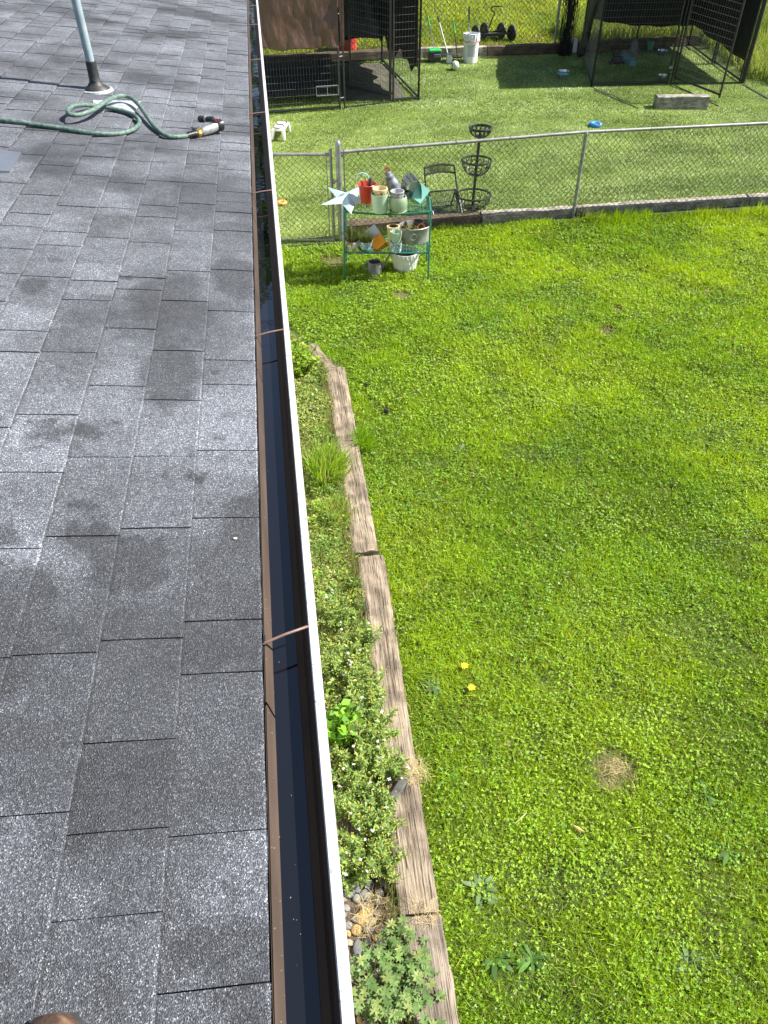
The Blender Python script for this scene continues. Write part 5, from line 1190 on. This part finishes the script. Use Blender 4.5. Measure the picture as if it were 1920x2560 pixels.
N = 9000; x, y = bedpts(N, 2.3, 8.0); lv.blades(np.stack([x, y, np.full(N, .01)], 1), rng.uniform(.04, .13, N), np.full(N, .0045), rng.normal(0, .04, (N, 2)), colmix(N, [(.18, .27, .04), (.3, .31, .09), (.42, .36, .16), (.12, .19, .04)]))
# edges creeping over the sleepers
N = 3600; y = rng.uniform(.9, 7.4, N); x = bedx(y)-.22+rng.normal(0, .018, N); lv.blades(np.stack([x, y, np.full(N, .02)], 1), rng.uniform(.08, .17, N), np.full(N, .004), np.stack([rng.normal(.02, .03, N), rng.normal(0, .03, N)], 1), colmix(N, [(.12, .18, .04), (.3, .26, .12)]))
N = 2600; y = rng.uniform(.9, 7.2, N); x = bedx(y)+rng.normal(0.0, .02, N); k = fnoise(x, y, 2.2, 77) > .45; x, y = x[k], y[k]; N = len(x); lv.blades(np.stack([x, y, np.full(N, .01)], 1), rng.uniform(.04, .10, N), np.full(N, .004), np.stack([rng.normal(-.025, .03, N), rng.normal(0, .03, N)], 1), colmix(N, [(.10, .17, .03), (.14, .2, .05), (.3, .27, .14)]))
for k in range(150):      # denser mounds of broader leaves, some leaning over the sleepers
    my = random.uniform(2.9, 7.4); mx_ = random.uniform(.06, max(.1, float(bedx(my))-.19)); mr = random.uniform(.04, .10); mh = random.uniform(.05, .17); N = 80
    if my > 7.0 and mx_ > .25: continue
    a = rng.random(N)*6.28; q = np.sqrt(rng.random(N)); c3 = np.stack([mx_+mr*q*np.cos(a), my+mr*1.2*q*np.sin(a), .02+mh*(1-q*q*.8)*rng.uniform(.5, 1, N)], 1); l = rng.uniform(.015, .045, N)*random.uniform(.6, 1.1)
    bc = random.choice([(.17, .28, .05), (.24, .35, .06), (.31, .40, .07), (.13, .22, .05), (.20, .33, .04)]); lv.leaves(c3, rdir(N, -.1, .8), l, l*random.choice((.3, .45, .6)), colmix(N, [bc], .2))
tag(lv.build('bed_weeds', LEAF), 'mixed low weeds covering the garden bed', 'weeds', kind='stuff')
# bright grass clump
def clump(name, label, px_, py_, N, r, h, cols, lean, cat='grass', w=.006):
    p_ = atz(px_, py_, .03); t = thing(name, label, cat, (p_[0], p_[1], .012)); lv = Leaves(); a = rng.random(N)*6.28; q = np.sqrt(rng.random(N))*r
    base = np.stack([q*np.cos(a), q*np.sin(a)*1.3, np.zeros(N)], 1); ln = base[:, :2]*lean+rng.normal(0, .05, (N, 2))+np.array([.04, -.02])
    lv.blades(base, rng.uniform(.5, 1, N)*h, np.full(N, w), ln, colmix(N, cols)); lv.build('blades', LEAF, t); return t
clump('grass_clump', 'tall bright grass clump in the bed beside the far sleeper', 818, 1190, 620, .16, .32, [(.22, .39, .035), (.27, .42, .045), (.15, .28, .03), (.38, .40, .12)], .5, w=.008)
clump('grass_clump', 'smaller grass clump at the bed edge below the tall one', 838, 1300, 260, .11, .24, [(.20, .35, .035), (.28, .38, .06), (.38, .36, .12)], .5)
clump('grass_clump', 'grass clump on the lawn side of the far sleeper', 905, 1110, 300, .10, .22, [(.16, .32, .025), (.22, .37, .035)], .5)
clump('grass_clump', 'grass clump at the foot of the slim fence post', 1470, 545, 260, .22, .26, [(.12, .22, .03), (.17, .26, .05), (.3, .28, .1)], .5, w=.012)
clump('grass_clump', 'small weed growing beside the timber block', 1706, 272, 60, .09, .22, [(.2, .28, .04), (.26, .32, .06)], 1.2, w=.014).location.z = gh(14.75)+.012
# leafy shrub at the far end
def shrub(name, label, px_, py_, r, h, nst, cols, ll, asp=.55, cat='shrub', z0=.012, per=26):
    p_ = atz(px_, py_, .02); t = thing(name, label, cat, (p_[0], p_[1], z0)); b = MB(); lv = Leaves()
    for k in range(nst):
        a = random.random()*6.28; q = r*math.sqrt(random.random()); tip = np.array([q*math.cos(a), q*math.sin(a)*1.2, h*random.uniform(.55, 1)]); mid = tip*np.array([.45, .45, .55]); b.tube([(0, 0, 0), mid, tip], [.005, .004, .002], 5)
        N = per; tt = rng.uniform(.25, 1, N)[:, None]; pos = np.where(tt < .5, mid*tt*2, mid+(tip-mid)*(tt-.5)*2)
        l = rng.uniform(.6, 1, N)*ll; lv.leaves(pos, rdir(N, -.1, .8), l, l*asp, colmix(N, cols))
    b.build('stems', mat('woody_stem', (.08, .06, .035), rough=.8), t); lv.build('leaves', LEAF, t); return t
shrub('leafy_shrub', 'glossy light green leafy shrub at the far end of the bed', 752, 950, .21, .42, 60, [(.22, .37, .03), (.28, .42, .04), (.13, .25, .03), (.36, .44, .07)], .066)
shrub('leafy_shrub', 'broad leaved shrub among white flowers against the gutter lip', 846, 1850, .15, .34, 20, [(.17, .37, .03), (.24, .44, .04), (.12, .26, .03)], .08, .6, per=16)
# groundsel with yellow buds and white seed heads
wht = mat('white_seed_fluff', (.55, .55, .50), (.72, .72, .68), scale=60, rough=.95); ybud = mat('yellow_buds', (.36, .36, .04), (.5, .47, .06), scale=80, rough=.7)
gcols = [(.18, .29, .06), (.24, .35, .09), (.14, .22, .06), (.33, .40, .10)]
def groundsel(px_, py_, r, h, nst, nfl, label):
    p_ = atz(px_, py_, .05); t = thing('groundsel_plant', label, 'weed', (p_[0], p_[1], .012), group='flowering weeds in the bed'); b = MB(); lv = Leaves(); by = MB(); bw_ = MB()
    for k in range(nst):
        a = random.random()*6.28; q = r*math.sqrt(random.random()); tip = np.array([q*math.cos(a), q*math.sin(a)*1.25, h*random.uniform(.55, 1)]); mid = tip*np.array([.5, .5, .55]); b.tube([(0, 0, 0), mid, tip], [.004, .003, .0018], 4)
        N = 48; tt = rng.uniform(.2, 1, N)[:, None]; pos = np.where(tt < .5, mid*tt*2, mid+(tip-mid)*(tt-.5)*2); l = rng.uniform(.018, .045, N); lv.leaves(pos, rdir(N, -.2, .8), l, l*.32, colmix(N, gcols))
        for j in range(3):
            o_ = tip+np.array([random.gauss(0, .02), random.gauss(0, .02), random.gauss(.005, .012)]); by.box(o_, (.006, .006, .008), taper=.7)
    fl = Leaves()
    for k in range(int(nfl*.75)):
        a = random.random()*6.28; q = r*math.sqrt(random.random())*1.05; c = Vector((q*math.cos(a), q*math.sin(a)*1.25, h*random.uniform(.75, 1.08)))
        rr_ = random.uniform(.009, .014); m_ = 22; fl.leaves(np.tile(np.array(c), (m_, 1)), rdir(m_, -.6, 1.), rng.uniform(.55, 1.1, m_)*rr_, np.full(m_, rr_*.5), colmix(m_, [(.62, .62, .56), (.74, .74, .70)], .08))
        b.tube([c*.6, c], .0016, 4)
    b.build('stems', mat('pale_stem', (.12, .17, .06), rough=.7), t); lv.build('leaves', LEAF, t); tag(by.build('buds', ybud, t), kind='stuff'); tag(fl.build('seed_heads', DRY, t), kind='stuff'); return t
for a in ((838, 1560, .13, .26, 22, 4, 'low flowering weed just below the gutter bracket line'), (900, 1640, .15, .30, 34, 7, 'flowering weed leaning on the sleeper, upper group'), (850, 1700, .14, .30, 30, 7, 'flowering weed beside the gutter, upper group'), (915, 1760, .15, .32, 36, 6, 'yellow budded weed leaning over the sleeper, middle group'),
          (930, 1850, .17, .34, 44, 9, 'tall white flowered weed, middle of the bed'), (900, 1930, .16, .32, 40, 10, 'white flowered weed below the leafy shrub'), (975, 1945, .12, .28, 26, 7, 'white flowered weed touching the straw on the sleeper'), (880, 2030, .15, .30, 34, 6, 'flowering weed in the bed, lower group by the gutter'),
          (955, 2060, .14, .26, 28, 4, 'flowering weed by the dark board, lower group'), (915, 2130, .15, .26, 36, 6, 'yellow budded weed above the gravel'), (880, 2190, .12, .22, 24, 5, 'last flowering weed before the gravel'), (960, 2170, .12, .20, 22, 2, 'short yellow weed between gravel and sleeper')): groundsel(*a)
# cut leaved plants at the bottom
def geranium(px_, py_, r, h, N, label):
    p_ = atz(px_, py_, .03); t = thing('cranesbill_plant', label, 'plant', (p_[0], p_[1], .012), group='cut leaved plants'); b = MB(); lv = Leaves()
    for k in range(N):
        a = random.random()*6.28; q = r*math.sqrt(random.random()); c = np.array([q*math.cos(a), q*math.sin(a)*1.1, h*random.uniform(.45, 1)]); b.tube([(c[0]*.3, c[1]*.3, 0), c], .0018, 4)
        m_ = 7; aa = rng.random()*6.28+np.arange(m_)*2*np.pi/m_*.86; d = np.stack([np.cos(aa), np.sin(aa), rng.normal(.05, .12, m_)], 1); s_ = random.uniform(.022, .036); nr = np.tile(np.array([random.gauss(0, .25), random.gauss(0, .25), 1.]), (m_, 1))
        col = np.tile(colmix(1, [(.14, .23, .07), (.18, .27, .09), (.10, .18, .05), (.24, .30, .10)], .15), (m_, 1)); lv.leaves(np.tile(c, (m_, 1)), d, np.full(m_, s_), np.full(m_, s_*.42), col, nrm=nr)
    b.build('stems', mat('reddish_stem', (.16, .12, .06), rough=.7), t); lv.build('leaves', LEAF, t)
for a in ((1010, 2400, .13, .16, 60, 'cut leaved plant below the gravel against the sleeper'), (925, 2470, .13, .17, 70, 'cut leaved plant at the bottom beside the gutter lip'), (985, 2520, .14, .18, 80, 'cut leaved plant in the bottom middle of the bed'), (1060, 2470, .10, .16, 46, 'cut leaved plant growing through the split sleeper'), (1030, 2590, .14, .16, 60, 'cut leaved plant cut off by the bottom edge')): geranium(*a)
# river stones, straw, a dark board
stc = [mat('stone_%s' % k, c_, rough=.75, scale=14, bump=.2, bscale=50) for k, c_ in (('grey', (.19, .18, .16)), ('tan', (.30, .25, .17)), ('brown', (.20, .15, .11)), ('slate', (.11, .11, .115)), ('ochre', (.36, .25, .10)))]
protos = []
for k in range(8):
    b = MB(); b.lathe([(0, -.5), (.6, -.4), (.95, -.1), (1, .1), (.8, .38), (.4, .5), (0, .53)], 9); r_ = random.Random(k); b.v = [(x_*(1+r_.uniform(-.14, .14)), y_*(1+r_.uniform(-.14, .14)), z_*(1+r_.uniform(-.15, .15))) for x_, y_, z_ in b.v]
    me = bpy.data.meshes.new('stone'); me.from_pydata(b.v, [], b.f); me.polygons.foreach_set('use_smooth', [True]*len(me.polygons)); me.update(); protos.append(me)
pm = [[m_.copy() for _ in stc] for m_ in protos]
for row in pm:
    for m_, mt_ in zip(row, stc): m_.materials.append(mt_)
placed = []
for k in range(900):
    y = random.uniform(.85, 1.95); x = random.uniform(-.02, .42); r_ = random.uniform(.014, .036)
    if y > 1.85 and random.random() < .5: continue
    if any((x-a)**2+(y-c)**2 < ((r_+d)*.8)**2 for a, c, d in placed) or len(placed) > 230: continue
    placed.append((x, y, r_)); me = random.choice(random.choice(pm)) if random.random() < .3 else random.choice(pm)[random.choice((0, 0, 1, 2, 3))]
    o = bpy.data.objects.new('stone', me); link(o); o.parent = bed; o.location = (x, y, .012+r_*.33); o.scale = (r_*random.uniform(.9, 1.5), r_, r_*random.uniform(.75, 1.0)); o.rotation_euler = (random.uniform(-.2, .2), random.uniform(-.2, .2), random.random()*3.1)
def straw(name, label, px_, py_, z_, N, r):
    p_ = atz(px_, py_, z_); lv = Leaves(); a = rng.random(N)*6.28; q = np.sqrt(rng.random(N))*r; base = np.stack([q*np.cos(a), q*np.sin(a), rng.uniform(0.002, .025, N)], 1)
    th_ = rng.random(N)*6.28; l = rng.uniform(.03, .09, N); lv.blades(base, rng.uniform(-.004, .015, N), np.full(N, .0022), np.stack([np.cos(th_)*l, np.sin(th_)*l], 1), colmix(N, [(.46, .36, .18), (.55, .46, .26), (.36, .26, .12)])); o = lv.build(name, DRY); o.location = (p_[0], p_[1], z_); tag(o, label, 'straw')
straw('straw_heap', 'loose dry straw scattered on the long sleeper', 1032, 1930, .125, 420, .085)
straw('straw_heap', 'dry roots and straw lying over the river stones', 940, 2295, .045, 300, .11)
straw('straw_heap', 'wisp of straw at the sleeper joint near the gravel', 1066, 2280, .13, 120, .07)
straw('straw_heap', 'dry thatch in the bare lawn patch', 1542, 1922, .02, 80, .07)
p_ = atz(1005, 1985, .10); b = MB(); b.box((0, 0, 0), (.05, .22, .018)); o = b.build('dark_board', mat('dark_grey_board', (.05, .05, .048), (.11, .11, .10), scale=20, rough=.85), bevel=.004); o.location = (p_[0]-.03, p_[1], .135); o.rotation_euler = (0, R(-12), R(-38)); tag(o, 'dark grey broken board resting on the long sleeper', 'board')

# ================================================================ grass beyond the fence
lv = Leaves(); N = 90000; x = rng.uniform(-1, 14, N); y = 18.75+8*rng.random(N)**1.3; f = fnoise(x, y, .8, 81); t = np.clip((f-.3)/.4, 0, 1)[:, None]
col = (np.array([.20, .285, .025])*(1-t)+np.array([.36, .43, .04])*t)*(1+rng.normal(0, .25, (N, 1))); k = (rng.random(N) < .25*np.clip(1.4-(y-18.7), 0, 1)); col[k] = (.30, .24, .11)
lv.tris(np.stack([x, y, SL*(y-YS)], 1), rng.uniform(.03, .08, N), np.full(N, .022), rng.normal(0, .03, (N, 2)), np.clip(col, .01, .6))
tag(lv.build('field_grass', LEAF), 'sunlit field grass beyond the far fence', 'grass', kind='stuff')
lv = Leaves(); N = 16000; x = rng.uniform(6.75, 13.5, N); y = rng.uniform(18.7, 20.2, N)
x2 = rng.uniform(9.75, 12.5, 11000); y2 = rng.uniform(14.2, 19, 11000); k = x2 > 9.75+.25*fnoise(x2, y2, 2, 4)+np.clip((16.2-y2)*.9, -.1, 2); x = np.concatenate([x, x2[k]]); y = np.concatenate([y, y2[k]]); N = len(x)
lv.blades(np.stack([x, y, SL*(y-YS)], 1), rng.uniform(.15, .55, N), np.full(N, .013), rng.normal(0, .10, (N, 2)), colmix(N, [(.13, .22, .03), (.20, .31, .05), (.27, .36, .06), (.36, .34, .13)]))
leafy(lv, x[-2500:], y[-2500:], SL*(y[-2500:]-YS)+.25, 4, (.03, .07), [(.07, .14, .03), (.12, .19, .05)], spread=.06)
tag(lv.build('tall_grass', LEAF), 'tall unmown grass and weeds around the right kennel', 'grass', kind='stuff')
# weathered boards behind the right kennel
for i, (px_, lb) in enumerate(((1494, 'weathered grey fence board behind the right kennel, left one'), (1560, 'weathered grey fence board behind the right kennel, right one'))):
    p_ = aty(px_, 70, 20.6); b = MB(); b.box((0, 0, .45), (.16, .03, .9)); o = b.build('fence_board', tieg, bevel=.006); o.location = (p_[0], 20.6, gh(20.6)-.02); tag(o, lb, 'board')
# red toolbox-like tub behind the left kennel
p_ = aty(865, 117, 18.95); t = thing('red_tub', 'red plastic tub seen through the left kennel', 'tub', (p_[0], 18.95, gh(18.95)))
MB().lathe([(0, 0), (.22, 0), (.26, .42), (.28, .42), (.28, .45), (.24, .45), (.2, .03), (0, .03)], 20).build('tub_body', mat('red_tub_plastic', (.5, .04, .03), (.6, .07, .05), rough=.45), t, smooth=True)
# broken shingle fleck on the roof
p_ = roofpx(588, 1347, .010); b = MB(); b.lathe([(0, 0), (.006, .001), (.005, .003), (0, .004)], 6, sx=1, sy=.7); o = b.build('pebble', mat('pale_fleck', (.55, .48, .34), rough=.9)); o.location = Vector(p_); tag(o, 'tiny pale fleck of debris on the shingles by the gutter', 'debris')

# tall trees beyond the yard (seen only as reflections in the gutter water)
bark = mat('tree_bark', (.05, .04, .03), (.10, .08, .06), scale=8, rough=.9, bump=.6)
for i, (tx, ty, th_, tr, lb) in enumerate(((-3.4, 30, 15.5, 3.6, 'tall dark tree beyond the yard, left of the roof line'), (2.2, 33, 16.5, 3.8, 'tall dark tree beyond the yard, in line with the gutter'))):
    t = thing('yard_tree', lb, 'tree', (tx, ty, gh(ty)), group='trees beyond the yard')
    b = MB(); b.tube([(0, 0, -.1), (.1, 0, th_*.35), (-.1, .1, th_*.7), (0, 0, th_*.95)], [.32, .24, .13, .03], 10)
    for k in range(14):
        a = k*2.4; z_ = th_*(.25+.05*k); b.tube([(0, 0, z_), (tr*.5*math.cos(a), tr*.5*math.sin(a), z_+.6), (tr*.85*math.cos(a), tr*.85*math.sin(a), z_+.7)], [.08, .05, .02], 6)
    b.build('trunk', bark, t, smooth=True)
    lv = Leaves(); N = 9000; v = rng.random(N); z_ = th_*(.16+.84*v); rr = tr*np.sqrt(np.clip(np.sin(np.pi*(.1+.88*v)), 0, 1))*rng.random(N)**.4*(.75+.5*vnoise(v*9, rng.random(N)*0+i, 1.)); a = rng.random(N)*6.28
    l = rng.uniform(.25, .5, N); lv.leaves(np.stack([rr*np.cos(a), rr*np.sin(a), z_], 1), rdir(N, -.4, .6), l, l*.6, colmix(N, [(.04, .08, .02), (.06, .11, .03), (.03, .06, .02)])); lv.build('crown', LEAF, t)
